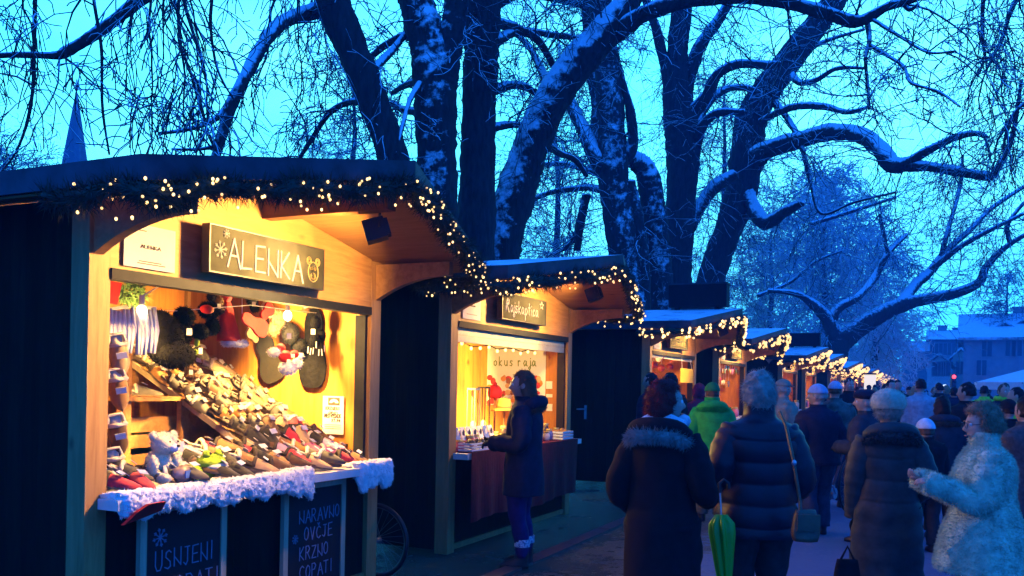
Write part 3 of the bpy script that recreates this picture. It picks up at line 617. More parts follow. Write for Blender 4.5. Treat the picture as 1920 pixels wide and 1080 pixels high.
k = MB(); k.ball(h + Vector((.062, .012, -.02)), (.03, .034, .026), 12, 8); k.build('muzzle', W['fleece'], root, True)
k = MB(); k.ball(h + Vector((.09, .016, -.008)), (.009, .012, .008), 8, 6); k.build('nose', W['black'], root)
for sg in (-1, 1): k = MB(); k.ball(h + Vector((.06, .01 + sg * .03, .015)), .008, 8, 6); k.build('eye', W['black'], root)
k = MB(); k.obox(h + Vector((.03, .1, -.02)), (1, .4, 0), (-.4, 1, 0), (0, .1, 1), .0012, .022, .03); k.build('price_tag', W['card'], root)
p = at_x(372, 880, -.12); root = empty('plush_frog', (p.x, p.y, .925), 'lime green plush frog lying next to the teddy bear on the counter', 'soft toy'); p = Vector((p.x, p.y, .985))
b1 = MB(); b1.ball(p, (.085, .13, .06), 16, 10); h = p + Vector((.05, .05, .055)); b1.ball(h, (.075, .10, .055), 16, 10)
for sg in (-1, 1): b1.ball(h + Vector((.015, sg * .05, .05)), .027, 10, 8); b1.tube([p + Vector((.03, sg * .11, .01)), p + Vector((.09, sg * .17, -.01)), p + Vector((.13, sg * .16, -.045))], [.03, .026, .03], 8)
fu = MB(); fu.v = list(b1.v); fu.f = list(b1.f); fu.m = list(b1.m); tufts(fu, b1, 1800, .012, .002, .1, .5, 5); fu.build('body', W['lime'], root, True)
k = MB(); k.ball(h + Vector((.035, .01, -.022)), (.055, .085, .03), 14, 8); k.build('belly', W['wool'], root, True)
for sg in (-1, 1): k = MB(); k.ball(h + Vector((.034, .005 + sg * .05, .06)), .011, 8, 6); k.build('eye', W['black'], root)
p = at_x(345, 893, .0); root = empty('wrapped_toy', p, 'small brown toy in a clear plastic bag in front of the lime frog', 'wrapped toy'); k = MB(); k.ball((p.x, p.y, .995), (.05, .085, .055), 12, 9, lambda q: q + Vector((.006 * sin(q.y * 160), .004 * sin(q.z * 190), .006 * sin(q.y * 120)))); k.build('bag', mat('plastic_bag', (.20, .15, .15), .15, .3, 30, spec=.9), root, True)
k = MB(); k.obox((p.x + .045, p.y - .01, 1.0), (1, .2, .1), (-.2, 1, 0), (0, 0, 1), .004, .03, .02); k.build('sticker', mat('blue_sticker', (.05, .12, .45), .5), root)
# ------------------------------------------------------------------ sheepskin along the counter edge
def fleece(y0, y1, label, seed, sag=.0, thick=.042, zt=.95, low=.115, xc=.135, nt_=5200):
    R = random.Random(seed); n = max(12, int((y1 - y0) / .011)); rings = []; ph = [R.uniform(0, 6) for _ in range(4)]
    prof = [(-.12, 0), (-.05, .018), (.03, .018), (.052, -.02), (.055, -.55), (.046, -.92), (.028, -1), (.012, -.9), (.012, -.05), (-.02, -.03), (-.10, -.02)]
    for i in range(n + 1):
        t = i / n; y = y0 + (y1 - y0) * t; ed_ = min(t, 1 - t) * (y1 - y0); e_ = min(1, (max(0, ed_) / .05) ** .5 + .12); lo = (low + sag * sin(pi * t)) * (1 + .13 * sin(y * 21 + ph[0]) + .09 * sin(y * 47 + ph[1])) * (.55 + .45 * e_)
        pr = []
        for a, b_ in prof: pr.append((a, b_ * lo if b_ <= -.2 else b_ - (.0 if b_ > -.1 else 0), 0, 0))
        pr = spline(pr, 4); ring_ = []
        for q in pr: am = .0055 if q[0] > -.06 else .002; ring_.append(Vector((xc - .02 + q[0] * (1 if q[0] < 0 else e_) + R.gauss(0, am), y + R.gauss(0, .003), zt - .012 + q[1] + R.gauss(0, am))))
        rings.append(ring_)
    b1 = MB(); b1.loft(rings); fu = MB(); fu.v = list(b1.v); fu.f = list(b1.f); fu.m = list(b1.m); tufts(fu, b1, nt_ // 3, .018, .003, .8, .2, seed)
    o = fu.build('sheepskin', W['fleece'], origin=(xc, (y0 + y1) / 2, zt - low), smooth=True); tag(o, label, 'sheepskin', 'white sheepskins along the counter edge')
fleece(3.225, 4.62, 'long white sheepskin strip draped over the left of the slipper counter', 2, nt_=9000)
fleece(4.58, 4.80, 'small shaggy white sheepskin tuft hanging at the middle of the counter edge', 3, low=.17, zt=.962, nt_=2600)
fleece(5.30, 5.76, 'white sheepskin drooping over the right end of the slipper counter', 4, low=.17, nt_=4000)
a = at_x(228, 970, .17); b_ = at_x(298, 950, .17); k = MB(); k.prism([(.165, a.y, a.z - .04), (.165, b_.y, b_.z - .02), (.19, b_.y + .01, b_.z + .03), (.205, (a.y + b_.y) / 2, a.z + .055), (.19, a.y + .06, a.z + .02)], (.02, .004, .0))
o = k.build('red_cloth', W['red'], origin=(.17, a.y, a.z - .04)); tag(o, 'red felt cloth peeking out under the white sheepskin strip', 'cloth')
# ------------------------------------------------------------------ goods hanging in the slipper stall
def furry(name, blobs, m_, label, cat, n=1500, L_=.02, seed=1, extra=None, group=None):
    c0 = blobs[0][0]; root = empty(name, c0, label, cat, group); b1 = MB()
    for c_, r_ in blobs: b1.ball(c_, r_, 14, 10)
    fu = MB(); fu.v = list(b1.v); fu.f = list(b1.f); fu.m = list(b1.m)
    if n: tufts(fu, b1, n, L_, .0025, .3, .5, seed)
    fu.build('body', W[m_], root, True); return root
def card_at(root, p, n_, w=.016, h=.021):
    k = MB(); n_ = Vector(n_).normalized(); sd = n_.cross(UP).normalized(); k.obox(p, n_, sd, sd.cross(n_), .0012, w, h); k.build('price_tag', W['card'], root)
VIEW = Vector((.55, -.8, 0))
X = -.62; P = lambda px, py, X=X: at_x(px, py, X)
# insole bundle
root = empty('insole_bundle', P(245, 585), 'bundle of pale fleece insoles hanging by the left post', 'insoles'); k = MB(); R = random.Random(9)
for i in range(11):
    a = P(207 + i * 8.2, 580 + R.uniform(-4, 4), -.42); b_ = P(200 + i * 9 + R.uniform(-4, 4), 664 + R.uniform(-3, 3), -.36); k.tube([a, a * .5 + b_ * .5 + Vector((.02, 0, 0)), b_], [.012, .02, .014], 6)
k.build('insoles', W['fleece'], root, True); k = MB(); k.tube([P(205, 580), P(245, 574), P(292, 578)], .012, 6); k.build('hanger', W['white'], root)
k = MB(); a = P(202, 524, -.5); b_ = P(228, 572, -.5); k.prism([(-.5, a.y - .1, a.z), (-.5, b_.y, a.z - .01), (-.5, b_.y - .03, b_.z), (-.5, a.y - .08, b_.z + .01)], (-.012, 0, 0)); o = k.build('red_cushion', W['red'], origin=a); tag(o, 'red felt pad hanging at the top left of the hatch', 'felt pad')
k = MB(); b1 = MB(); c_ = P(247, 550, -.6); b1.ball(c_, (.05, .09, .055), 10, 7); tufts(k, b1, 700, .07, .004, .2, .6, 8); o = k.build('fir_sprig', mat('green_sprig', (.05, .11, .03), .8), origin=c_); tag(o, 'green fir sprig beside the red felt pad under the hatch rail', 'sprig')
furry('fur_hat', [(P(345, 595), (.06, .075, .07)), (P(335, 630), (.07, .09, .09))], 'blackfur', 'black fur hat hanging in front of the black sheepskin', 'hat', 1800, .022, 3)
r = furry('black_sheepskin', [(P(310, 640, -.55), (.08, .15, .16)), (P(330, 665, -.5), (.08, .15, .09)), (P(300, 605, -.55), (.06, .10, .08))], 'blackfur', 'large black sheepskin hanging beside the pale insoles', 'sheepskin', 3500, .025, 4); card_at(r, P(355, 622, -.36), VIEW)
r = empty('green_duck', P(370, 648), 'tiny lime plush toy hanging below the black fur hat', 'soft toy'); k = MB(); k.ball(P(369, 642), (.018, .022, .03), 10, 8); k.ball(P(365, 660), (.02, .028, .022), 10, 8); k.build('body', W['lime'], r, True); card_at(r, P(376, 658, -.42), VIEW, .012, .02)
r = furry('ear_flap_hat', [(P(392, 582), (.06, .085, .06)), (P(398, 612), (.05, .05, .06)), (P(375, 622), (.05, .07, .055)), (P(396, 557), (.03, .03, .03))], 'blackfur', 'black fur hat with red lining and a bobble, hanging by the red cone hat', 'hat', 1700, .02, 6)
k = MB(); k.ball(P(388, 580, -.40), (.03, .055, .03), 12, 8); k.build('lining', W['red'], r, True)
# red santa hat
r = empty('santa_hat', P(428, 590), 'red cone hat with white trim hanging from the hatch rail', 'hat'); k = MB(); a = P(424, 562); rings = []
for i in range(9):
    t = i / 8; c_ = a + (P(430, 640) - a) * t; w = .035 + .075 * t; rings.append([c_ + Vector((w * .55 * cos(q * pi / 7), w * sin(q * pi / 7) + .006 * sin(q * 3 + i), .004 * sin(q * 2))) for q in range(14)])
k.loft(rings); k.build('cone', W['red'], r, True); b1 = MB(); c_ = P(440, 644); b1.tube([c_ + Vector((.05 * cos(q * pi / 6), .09 * sin(q * pi / 6), 0)) for q in range(13)], .022, 7); fu = MB(); fu.v = list(b1.v); fu.f = list(b1.f); fu.m = list(b1.m); tufts(fu, b1, 900, .018, .003, 0, .5, 2); fu.build('trim', W['fleece'], r, True)
k = MB(); k.ball(P(424, 557), (.04, .045, .04), 12, 9); k.build('crown', SM['crimson'], r, True)
def sole_item(px0, py0, px1, py1, Y, w, m_, label, name='felt_sole', th=.012, cat='felt sole', planeX=None, group=None):
    """flat slipper-shaped felt sole hanging on the wall: heel at p0, toe at p1"""
    a = at_y(px0, py0, Y) if planeX is None else at_x(px0, py0, planeX); b_ = at_y(px1, py1, Y) if planeX is None else at_x(px1, py1, planeX); d = b_ - a; Ln = d.length; d.normalize(); nn = Vector((0, -1, 0)) if planeX is None else Vector((1, 0, 0)); sd = d.cross(nn)
    pts = []
    for i in range(28):
        q = 2 * pi * i / 28; t = .5 - .5 * cos(q); wd_ = w * (.68 + .42 * t - .30 * exp(-((t - .42) / .2) ** 2)) * abs(sin(q)) ** .62 * (1 if sin(q) > 0 else -1); pts.append(a + d * Ln * t + sd * wd_)
    k = MB(); k.prism(pts, nn * th); o = k.build(name, m_, origin=a, smooth=False); tag(o, label, cat, group); return o
YW = 5.69
sole_item(492, 628, 520, 715, YW - .02, .15, W['felt'], 'large olive felt sole hanging on the right wall, left of the black one', group='giant felt soles on the right wall')
sole_item(590, 578, 586, 728, YW - .02, .15, W['blackfur'], 'large black felt sole hanging nearest the right jamb', group='giant felt soles on the right wall')
k = MB(); a = at_y(462, 625, YW - .03)
sole_item(452, 592, 498, 622, 0, .075, W['red'], 'bright red felt sole hanging beside the red cone hat', planeX=-.52, group='red felt soles under the hatch rail', th=.02)
sole_item(488, 596, 508, 574, 0, .06, W['red'], 'smaller red felt sole with its toe up, hanging by the brown fur', planeX=-.56, group='red felt soles under the hatch rail', th=.02)
sole_item(480, 640, 462, 618, 0, .05, SM['beige'], 'striped beige felt sole behind the red ones', planeX=-.75, th=.02)
furry('brown_fur', [(P(520, 598), (.04, .06, .07)), (P(512, 618), (.04, .05, .05))], 'brownfur', 'brown fur scarf hanging right of the red felt soles', 'fur', 1200, .022, 8)
r = furry('fur_mitten', [(P(545, 625), (.055, .075, .08)), (P(560, 648), (.055, .07, .06)), (P(530, 605), (.04, .05, .05))], 'blackfur', 'black fur mitten with a white tag hanging below the right bulb', 'mitten', 1800, .02, 9); card_at(r, P(542, 630, -.36), VIEW)
r = furry('glove_bunch', [(P(592, 605, -.4), (.035, .05, .055)), (P(590, 640, -.4), (.035, .05, .06)), (P(603, 630, -.4), (.03, .035, .05))], 'blackfur', 'bunch of black gloves with white strings hanging by the right jamb', 'gloves', 900, .015, 10); card_at(r, P(587, 622, -.34), VIEW)
k = MB(); R = random.Random(5)
for i in range(7): a = P(578 + i * 5, 648 + R.uniform(-8, 8), -.36); k.tube([a, a - Vector((0, R.uniform(-.01, .01), .05))], .004, 5)
k.build('strings', W['white'], r)
r = furry('plush_santa', [(P(540, 690, -.40), (.05, .08, .05)), (P(514, 660, -.40), (.04, .05, .03)), (P(556, 682, -.40), (.04, .04, .04)), (P(562, 668, -.4), (.03, .025, .025))], 'fleece', 'white and red plush toy hanging between the two giant soles', 'soft toy', 1500, .018, 12)
k = MB(); k.ball(P(534, 668, -.37), (.045, .055, .045), 12, 8); k.ball(P(526, 654, -.40), (.03, .045, .04), 10, 8); k.ball(P(552, 664, -.37), (.03, .04, .03), 10, 8); k.build('jacket', W['red'], r, True); card_at(r, P(541, 678, -.30), VIEW, .012, .016); card_at(r, P(549, 667, -.32), VIEW, .014, .014)
for i_, (px, py, rr, mm, nm, ct) in enumerate(((473, 562, (.035, .05, .05), 'blackfur', 'black bobble hat hanging between the red felt soles', 'hat'), (408, 566, (.035, .05, .045), 'brownfur', 'small brown fur hat left of the red cone hat', 'hat'), (612, 612, (.03, .035, .06), 'blackfur', 'black mitten hanging nearest the right jamb', 'mitten'), (355, 690, (.05, .07, .035), 'brownfur', 'brown fur slipper lining pad at the top of the sloping board', 'fur pad'), (500, 574, (.03, .045, .03), 'cream', 'cream wool ball beside the small red felt sole', 'wool ball'), (570, 566, (.03, .05, .035), 'brownfur', 'brown fur headband above the right bulb', 'headband'))):
    r = furry('knitted_' + ct.replace(' ', '_'), [(P(px, py), rr), (P(px + 4, py + 14), tuple(q * .8 for q in rr))], mm, nm, ct, 700, .016, 30 + i_); card_at(r, P(px + 3, py + 8, -.56), VIEW, .012, .016)
k = MB(); k.tube([P(200, 578), P(330, 583), P(470, 572, -.5), P(575, 585, -.5), P(640, 590, -.6)], .003, 4); k.tube([P(454, 545), P(454, 590)], .004, 4); o = k.build('hanging_line', W['white'], origin=P(330, 583)); tag(o, 'thin white line strung across the hatch of the slipper stall', 'line')
# notice on the right wall
a = at_y(606, 742, YW); b_ = at_y(644, 815, YW); root = empty('price_notice', (a.x, YW, b_.z), 'white paper notice with a dark emblem, pinned on the right wall of the slipper stall', 'notice')
x0, x1 = min(a.x, b_.x), max(a.x, b_.x); w_ = x1 - x0; k = MB(); k.box(x0, x1, YW - .004, YW, b_.z, a.z); k.build('sheet', W['paper'], root); h_ = a.z - b_.z
st = len(root.children); k = MB()
def wr_y(k, text, fx, fz, h, w, sw):   # writing on a wall facing -Y, running along +X
    q = MB(); write(q, text, 0, 0, 0, h, w, 1.2, sw)
    for i, v in enumerate(q.v): q.v[i] = (x0 + w_ * fx + v[1], YW - .006 - v[0], b_.z + h_ * fz + v[2])
    k.add(q.v, q.f)
wr_y(k, 'KRZNENI', .16, .64, .022, .017, .004); wr_y(k, 'COPATI', .3, .54, .014, .013, .003); wr_y(k, 'MEDVEDEK', .10, .44, .026, .017, .005); wr_y(k, '27.90', .45, .33, .02, .016, .004); k.build('lettering', W['ink'], root)
k = MB()
for fz in (.24, .19, .14): k.box(x0 + w_ * .12, x0 + w_ * .88, YW - .0062, YW - .005, b_.z + h_ * fz, b_.z + h_ * (fz + .012))
k.build('small_print', SM['grey'], root)
k = MB(); k.box(x0 + w_ * .26, x0 + w_ * .82, YW - .0062, YW - .005, b_.z + h_ * .76, b_.z + h_ * .96); k.build('emblem', W['ink'], root)
k = MB()
for i in range(9): t0, t1 = pi * i / 9, pi * (i + 1) / 9; q = lambda t, s: Vector((x0 + w_ * (.54 + .22 * s * cos(t)), YW - .0068, b_.z + h_ * (.82 + .1 * s * sin(t)))); k.add([q(t0, 1), q(t1, 1), q(t1, .3), q(t0, .3)], [(0, 1, 2, 3)])
k.build('emblem_arch', W['paper'], root)
# ------------------------------------------------------------------ people
SKIN = mat('skin', (.50, .31, .23), .55, .1, 12)
def cloth(name, col, rough=.85, **k): k.setdefault('spec', .12); return mat(name, col, rough, .3, 14, bump=.15, **k)
CL = {'navy': cloth('navy_cloth', (.010, .014, .035)), 'black': cloth('black_cloth', (.008, .009, .012)), 'puffer': cloth('black_puffer', (.006, .008, .018), .42, spec=.3), 'green': cloth('green_jacket', (.014, .34, .055), .6), 'greenhat': cloth('green_knit', (.012, .16, .05)),
      'jeans': cloth('jeans', (.03, .045, .085)), 'darkgrey': cloth('dark_grey_cloth', (.025, .026, .028)), 'greygreen': cloth('grey_green_puffer', (.024, .038, .042), .55, spec=.2), 'fur': cloth('cream_fur', (.52, .58, .40)), 'pink': cloth('pink_coat', (.42, .03, .06)), 'beige': cloth('beige_jacket', (.30, .24, .17)),
      'paleblue': cloth('pale_blue_knit', (.36, .42, .55)), 'camo': mat('camouflage', (.03, .045, .03), .8, .6, 9, col2=(.14, .15, .12)), 'lightjacket': cloth('light_grey_jacket', (.34, .38, .42)), 'leggings': cloth('violet_leggings', (.016, .009, .085), .6), 'teal': cloth('dark_teal_coat', (.018, .03, .045)),
      'neon': cloth('neon_vest', (.25, .75, .05), .6), 'cream': cloth('cream_beret', (.52, .49, .36), .95, sheen=.2), 'white': cloth('white_hat', (.6, .62, .65)), 'greyfur': cloth('grey_fur_trim', (.30, .27, .24)), 'brownfur': cloth('brown_fur_trim', (.09, .065, .045)), 'maroon': cloth('maroon_jacket', (.10, .015, .02)), 'tweed': mat('tweed', (.05, .05, .05), .9, .6, 30)}
HR = {'brown': cloth('brown_hair', (.12, .06, .032), .5), 'red': cloth('dark_red_hair', (.20, .018, .018), .5), 'grey': cloth('grey_hair', (.32, .30, .25), .6), 'auburn': cloth('auburn_hair', (.30, .17, .10), .5), 'black': cloth('black_hair', (.009, .008, .008), .5), 'blonde': cloth('blonde_hair', (.30, .22, .12), .5)}
W['leather'] = mat('brown_leather', (.12, .065, .03), .45, .3, 14, bump=.2, spec=.5); W['boot'] = mat('dark_boot', (.012, .012, .014), .5, .3, 14); W['nordic'] = mat('patterned_cuff', (.10, .12, .30), .9, .3, 60, col2=(.75, .75, .8), detail=1); W['lens'] = mat('glasses_frame', (.02, .02, .03), .3, .1)
def remeshed(mb, vox):
    me = mb.mesh('tmp', [SKIN]); o = bpy.data.objects.new('tmp', me); COL.objects.link(o); md = o.modifiers.new('r', 'REMESH'); md.mode = 'VOXEL'; md.voxel_size = vox
    sm = o.modifiers.new('s', 'SMOOTH'); sm.iterations = 4; sm.factor = .5
    dg = bpy.context.evaluated_depsgraph_get(); ev = o.evaluated_get(dg); m2 = ev.to_mesh(); out = MB(); out.add([v.co.copy() for v in m2.vertices], [tuple(p.vertices) for p in m2.polygons]); ev.to_mesh_clear()
    bpy.data.objects.remove(o); bpy.data.meshes.remove(me); return out
def hand(mb, w, d, thumb, s=1., curl=.5):
    """palm, four bent fingers of different length and a thumb leaving the side of the palm; d forearm direction, thumb = thumb-side direction"""
    d = d.normalized(); t = (thumb - d * thumb.dot(d)).normalized(); n_ = d.cross(t); mb.ball(w + d * .045 * s, (.034 * s, .034 * s, .034 * s), 10, 7, lambda q: w + (lambda r: d * (r.dot(d) * 1.35) + t * r.dot(t) * 1.12 + n_ * r.dot(n_) * .5)(q - w))
    for i, (o_, l) in enumerate(((.027, .068), (.009, .077), (-.009, .071), (-.026, .055))):
        p = w + (d * .075 + t * o_) * s; a = curl * (1 + .12 * i); q1 = p + (d * cos(a * .5) + n_ * sin(a * .5)) * l * .5 * s; q2 = q1 + (d * cos(a * 1.3) + n_ * sin(a * 1.3)) * l * .3 * s; q3 = q2 + (d * cos(a * 2) + n_ * sin(a * 2)) * l * .22 * s
        mb.tube([p - d * .02 * s, p, q1, q2, q3], [.0085 * s, .009 * s, .0085 * s, .0078 * s, .005 * s], 6)
    p = w + (d * .025 + t * .028) * s; mb.tube([p - t * .012 * s, p + (d * .02 + t * .015 + n_ * .006) * s, p + (d * .045 + t * .02 + n_ * .016) * s, p + (d * .062 + t * .017 + n_ * .026) * s], [.012 * s, .011 * s, .0095 * s, .006 * s], 6)
def headmesh(mb, s, nu=44, nv=30):
    g = lambda x, c_, w: exp(-((x - c_) / w) ** 2)
    def f(p):
        x, y, z = p; fr = max(0, y / .095)
        if z < 0: k = (-z / .118); x *= 1 - .30 * k ** 1.6; y = y * (1 - .18 * k) + .018 * k
        if y > 0:
            y += .026 * g(x, 0, .012) * (g(z, -.026, .016) + .55 * g(z, -.004, .02)) * min(1, fr * 1.3)      # nose
            y += .006 * g(z, .028, .014) * g(x, 0, .045) - .010 * (g(x, .032, .016) + g(x, -.032, .016)) * g(z, .006, .013)   # brow, eye sockets
            y += .007 * g(x, 0, .022) * (g(z, -.058, .006) + g(z, -.071, .007)) + .010 * g(x, 0, .024) * g(z, -.100, .016)     # lips, chin
            y += .004 * (g(x, .042, .02) + g(x, -.042, .02)) * g(z, -.028, .02)
        return Vector((x, y, z)) * s
    mb.ball((0, 0, 0), (.077, .097, .119), nu, nv, f)
    for sg in (-1, 1): mb.ball((sg * .078 * s, -.008 * s, -.012 * s), (.010 * s, .020 * s, .032 * s), 8, 6)
def hairmesh(style, s, seed=1, vol=1.):
    R = random.Random(seed); ph = [R.uniform(0, 6) for _ in range(6)]; k = MB(); long = {'long': .30, 'bob': .09, 'short': 0, 'puffy': .03, 'crop': -.02}[style]; th = {'long': 1.10, 'bob': 1.16, 'short': 1.10, 'puffy': 1.26, 'crop': 1.06}[style] * vol
    def f(p):
        d = Vector((p.x / .077, p.y / .097, p.z / .119)); ln = d.length or 1; d /= ln
        w = 1 + .035 * sin(9 * d.x + ph[0] + 5 * d.z) + .03 * sin(13 * d.z + ph[1] + 7 * d.y) + .02 * sin(21 * d.x + 17 * d.y + ph[2])
        face = d.y > (.28 if d.z > -.12 else .02) + .25 * max(0, d.z) and d.z < .62 and abs(d.x) < .95
        r = th * w; 
        if face: r = .80
        q = Vector((d.x * .077 * r, d.y * .097 * r - .006, d.z * .119 * r))
        if not face and d.z < -.15:
            q.z = -.02 + d.z * .05 - long * min(1, (-d.z - .15) * 1.6); q.x *= 1.12 if long > .05 else 1.0
            if style == 'long': q.y -= .05 * min(1, (-d.z - .15) * 2.2)
            if d.y > 0: q.y *= .7
            if long < .02: q.z = max(q.z, -.085)
        return q * s
    k.ball((0, 0, 0), (.077, .097, .119), 40, 28, f); return k
PID = [0]
def person(label, px, depth, H, a, coat='black', hem=.40, bulk=1., flare=.0, puff=0, trousers='darkgrey', hair=('black', 'short'), hat=None, hatm=None, head=0., tilt=0., arms=None, lean=0., shoes='boot', fur=None, furm='greyfur', furcoat=False, hairvol=1., gloves=True, scarf=None, step=.0, group=None, vox=.022, face=False, glasses=False, detail=1, off=None, collar=None, cuffs=None, child=False):
    PID[0] += 1; R = random.Random(PID[0] * 13); a = math.radians(a); g0 = ground(px, depth) if off is None else Vector(off); fw = AX * cos(a) + RT * sin(a); rt = RT * cos(a) - AX * sin(a)
    root = bpy.data.objects.new('person', None); COL.objects.link(root); M = Matrix((rt, fw, UP)).transposed().to_4x4(); M.translation = g0; root.matrix_world = M; WOFF[root.name] = Vector((0, 0, 0)); tag(root, label, 'person', group)
    V = lambda x, y, z: Vector((x, y + lean * max(0, z - .5), z)) * H
    hs = H / 1.66 * (1.22 if child else 1.0)
    hd = Vector((0, .012 * H + lean * .42 * H, H - .119 * hs)); HM = Matrix.Translation(hd) @ Matrix.Rotation(-math.radians(head), 4, 'Z') @ Matrix.Rotation(math.radians(-tilt), 4, 'X')
    arms = arms or ('down', 'down'); AP = {}
    for sg, ps in ((-1, arms[0]), (1, arms[1])):
        P_ = {'down': ((.128, .0, .63), (.125, .03, .47)), 'bent': ((.165, -.01, .64), (.08, .15, .63)), 'fwd': ((.14, .06, .64), (.085, .20, .69)), 'pocket': ((.148, -.03, .63), (.105, .06, .54)), 'link': ((.150, -.02, .645), (.12, .12, .60)), 'up': ((.13, .10, .68), (.06, .20, .80)), 'out': ((.20, .02, .62), (.19, .10, .50))}[ps]
        AP[sg] = [V(sg * .092, -.005, .805), V(sg * P_[0][0], P_[0][1], P_[0][2]), V(sg * P_[1][0], P_[1][1], P_[1][2])]
    b = MB(); b.tube([V(0, 0, .49), V(0, .005, .56), V(0, .0, .64), V(0, -.005, .73), V(0, -.005, .79), V(0, 0, .83)], [r * H for r in (.075, .082, .075, .082, .075, .045)], 14)
    b.ball(V(0, 0, .52), (.098 * H, .07 * H, .055 * H), 14, 9); b.ball(V(0, 0, .765), (.115 * H, .062 * H, .055 * H), 14, 9); b.tube([V(0, 0, .80), V(0, .008, .86), hd + Vector((0, -.01, -.04)) * hs], [.04 * H, .034 * H, .036 * H], 10)
    for sg in (-1, 1):
        s_, e_, w_ = AP[sg]; b.tube([s_, s_ * .5 + e_ * .5, e_, e_ * .45 + w_ * .55, w_], [r * H for r in (.034, .031, .025, .025, .017)], 10)
        st = step * sg; b.tube([V(sg * .055, 0, .50), V(sg * .058, .02 + st * .5, .39), V(sg * .058, .018 + st * .7, .275), V(sg * .06, -.008 + st, .17), V(sg * .06, -.015 + st * 1.1, .045)], [r * H for r in (.066, .058, .040, .036, .024)], 12)
        b.tube([V(sg * .06, -.035 + st * 1.1, .03), V(sg * .062, .05 + st * 1.1, .018), V(sg * .064, .095 + st * 1.1, .014)], [r * H for r in (.024, .022, .014)], 8)
    body = remeshed(b, vox); nf = len(body.f); body.m = [1 if sum(body.v[i][2] for i in f) / len(f) < .52 * H else 0 for f in body.f]
    st0 = len(body.v); body.mi = 0; headmesh(body, hs, *((52, 36) if face else (28, 20))); body.xform(HM, st0)
    body.mi = 2 if gloves else 0
    for sg in (-1, 1): s_, e_, w_ = AP[sg]; hand(body, w_, w_ - e_, Vector((-sg, .4, .5)), H / 1.66, .6)
    body.build('body', [SKIN, CL[trousers], CL['black']], root, True)
    # trousers over the legs
    k = MB()
    for sg in (-1, 1):
        st = step * sg; c_ = [V(sg * .052, 0, .53), V(sg * .060, .015 + st * .4, .41), V(sg * .061, .018 + st * .7, .275), V(sg * .062, -.006 + st, .16), V(sg * .062, -.012 + st * 1.1, .055)]; w = (.080, .075, .055, .050, .048) if trousers not in ('leggings',) else (.07, .064, .046, .041, .030)
        ln = spline([(q.x, q.y, q.z, r_ * H) for q, r_ in zip(c_, w)], 4); k.tube([Vector(q[:3]) for q in ln], [q[3] * (1 + .05 * sin(i * 1.9 + sg)) for i, q in enumerate(ln)], 14)
    k.build('trousers', CL[trousers], root, True)
    for sg in (-1, 1):
        st = step * sg * 1.1; k = MB(); k.loft([[V(sg * .062 + .030 * sx * cos(q * pi / 6), y0 + st + ln * sin(q * pi / 6), z) for q in range(12)] for z, sx, ln, y0 in ((.0, 1.05, .078, .030), (.018, 1.1, .078, .030), (.032, 1.0, .062, .018), (.05, .92, .038, -.008), (.10, .95, .034, -.012), (.125, .98, .036, -.012))])
        o = k.build('boot', W[shoes], root, True)
        if cuffs: k = MB(); k.tube([V(sg * .062, -.012 + st, .112), V(sg * .062, -.012 + st, .15)], .040 * H, 14); k.build('cuff', W['nordic'], o)
    # coat
    prof = [(hem, .132 + flare, .098 + flare * .8, .0), (hem + .02, .135 + flare, .10 + flare * .8, 0), (.50 if hem < .48 else hem + .03, .130 + flare * .6, .098 + flare * .5, 0), (.58, .122 + flare * .25, .092 + flare * .2, 0), (.66, .122, .092, 0), (.74, .130, .092, -.004), (.79, .132, .080, -.006), (.825, .105, .064, -.004), (.848, .062, .052, .0), (.872 if not collar else .90, .055, .052, .004)]
    prof = [q for i, q in enumerate(prof) if i == 0 or q[0] > prof[0][0]]; prof.sort()
    n = 64 if detail else 36; rings = []; zz = spline(prof, 16 if puff else 7); ph = [R.uniform(0, 6) for _ in range(5)]
    for (z, rx, ry, cy) in zz:
        r_ = []
        for j in range(n):
            t = 2 * pi * j / n; low = max(0, (.62 - z) / .3); wv = 1 + .018 * sin(3 * t + ph[0] + 9 * z) + .012 * sin(7 * t + ph[1] - 16 * z) + low * .03 * sin(5 * t + ph[2])
            if puff and z < .83: wv += .085 * abs(sin(pi * (z + .003 * sin(3 * t)) * puff)) ** .5 - .06
            bl = bulk if z < .80 else 1 + (bulk - 1) * max(0, (.86 - z) / .06)
            r_.append(V(rx * bl * cos(t) * wv, cy + ry * bl * sin(t) * wv, z))
        rings.append(r_)
    c = MB(); c.loft(rings); nS_ = len(c.v)
    for sg in (-1, 1):
        s_, e_, w_ = AP[sg]; s2 = s_ + Vector((-sg * .012 * H, 0, .0)); ln = spline([(*(s2), .052 * H), (*(s_ * .6 + e_ * .4), .054 * H), (*e_, .047 * H), (*(e_ * .4 + w_ * .6), .043 * H), (*(w_ + (w_ - e_).normalized() * (.055 if furcoat else .0)), .040 * H)], 7)
        c.tube([Vector(q[:3]) for q in ln], [q[3] * (1 + (bulk - 1) * .6) * (1 + (.11 * abs(sin(i * pi / 3.2)) - .05 if puff else .045 * sin(i * 1.3 + sg))) for i, q in enumerate(ln)], 16)
    if furcoat: base = MB(); base.v = list(c.v); base.f = list(c.f); tufts(c, base, 42000, .020, .0022, .35, .40, 9)
    c.build('coat', CL[coat], root, True)
    # hair, hat
    hm = hairmesh(hair[1], hs, PID[0], hairvol)
    if detail: base = MB(); base.v = list(hm.v); base.f = list(hm.f); tufts(hm, base, 1500 if detail == 1 else 4500, .028, .0016, .8, .7, PID[0])
    hm.xform(HM); hm.build('hair', HR[hair[0]], root, True)
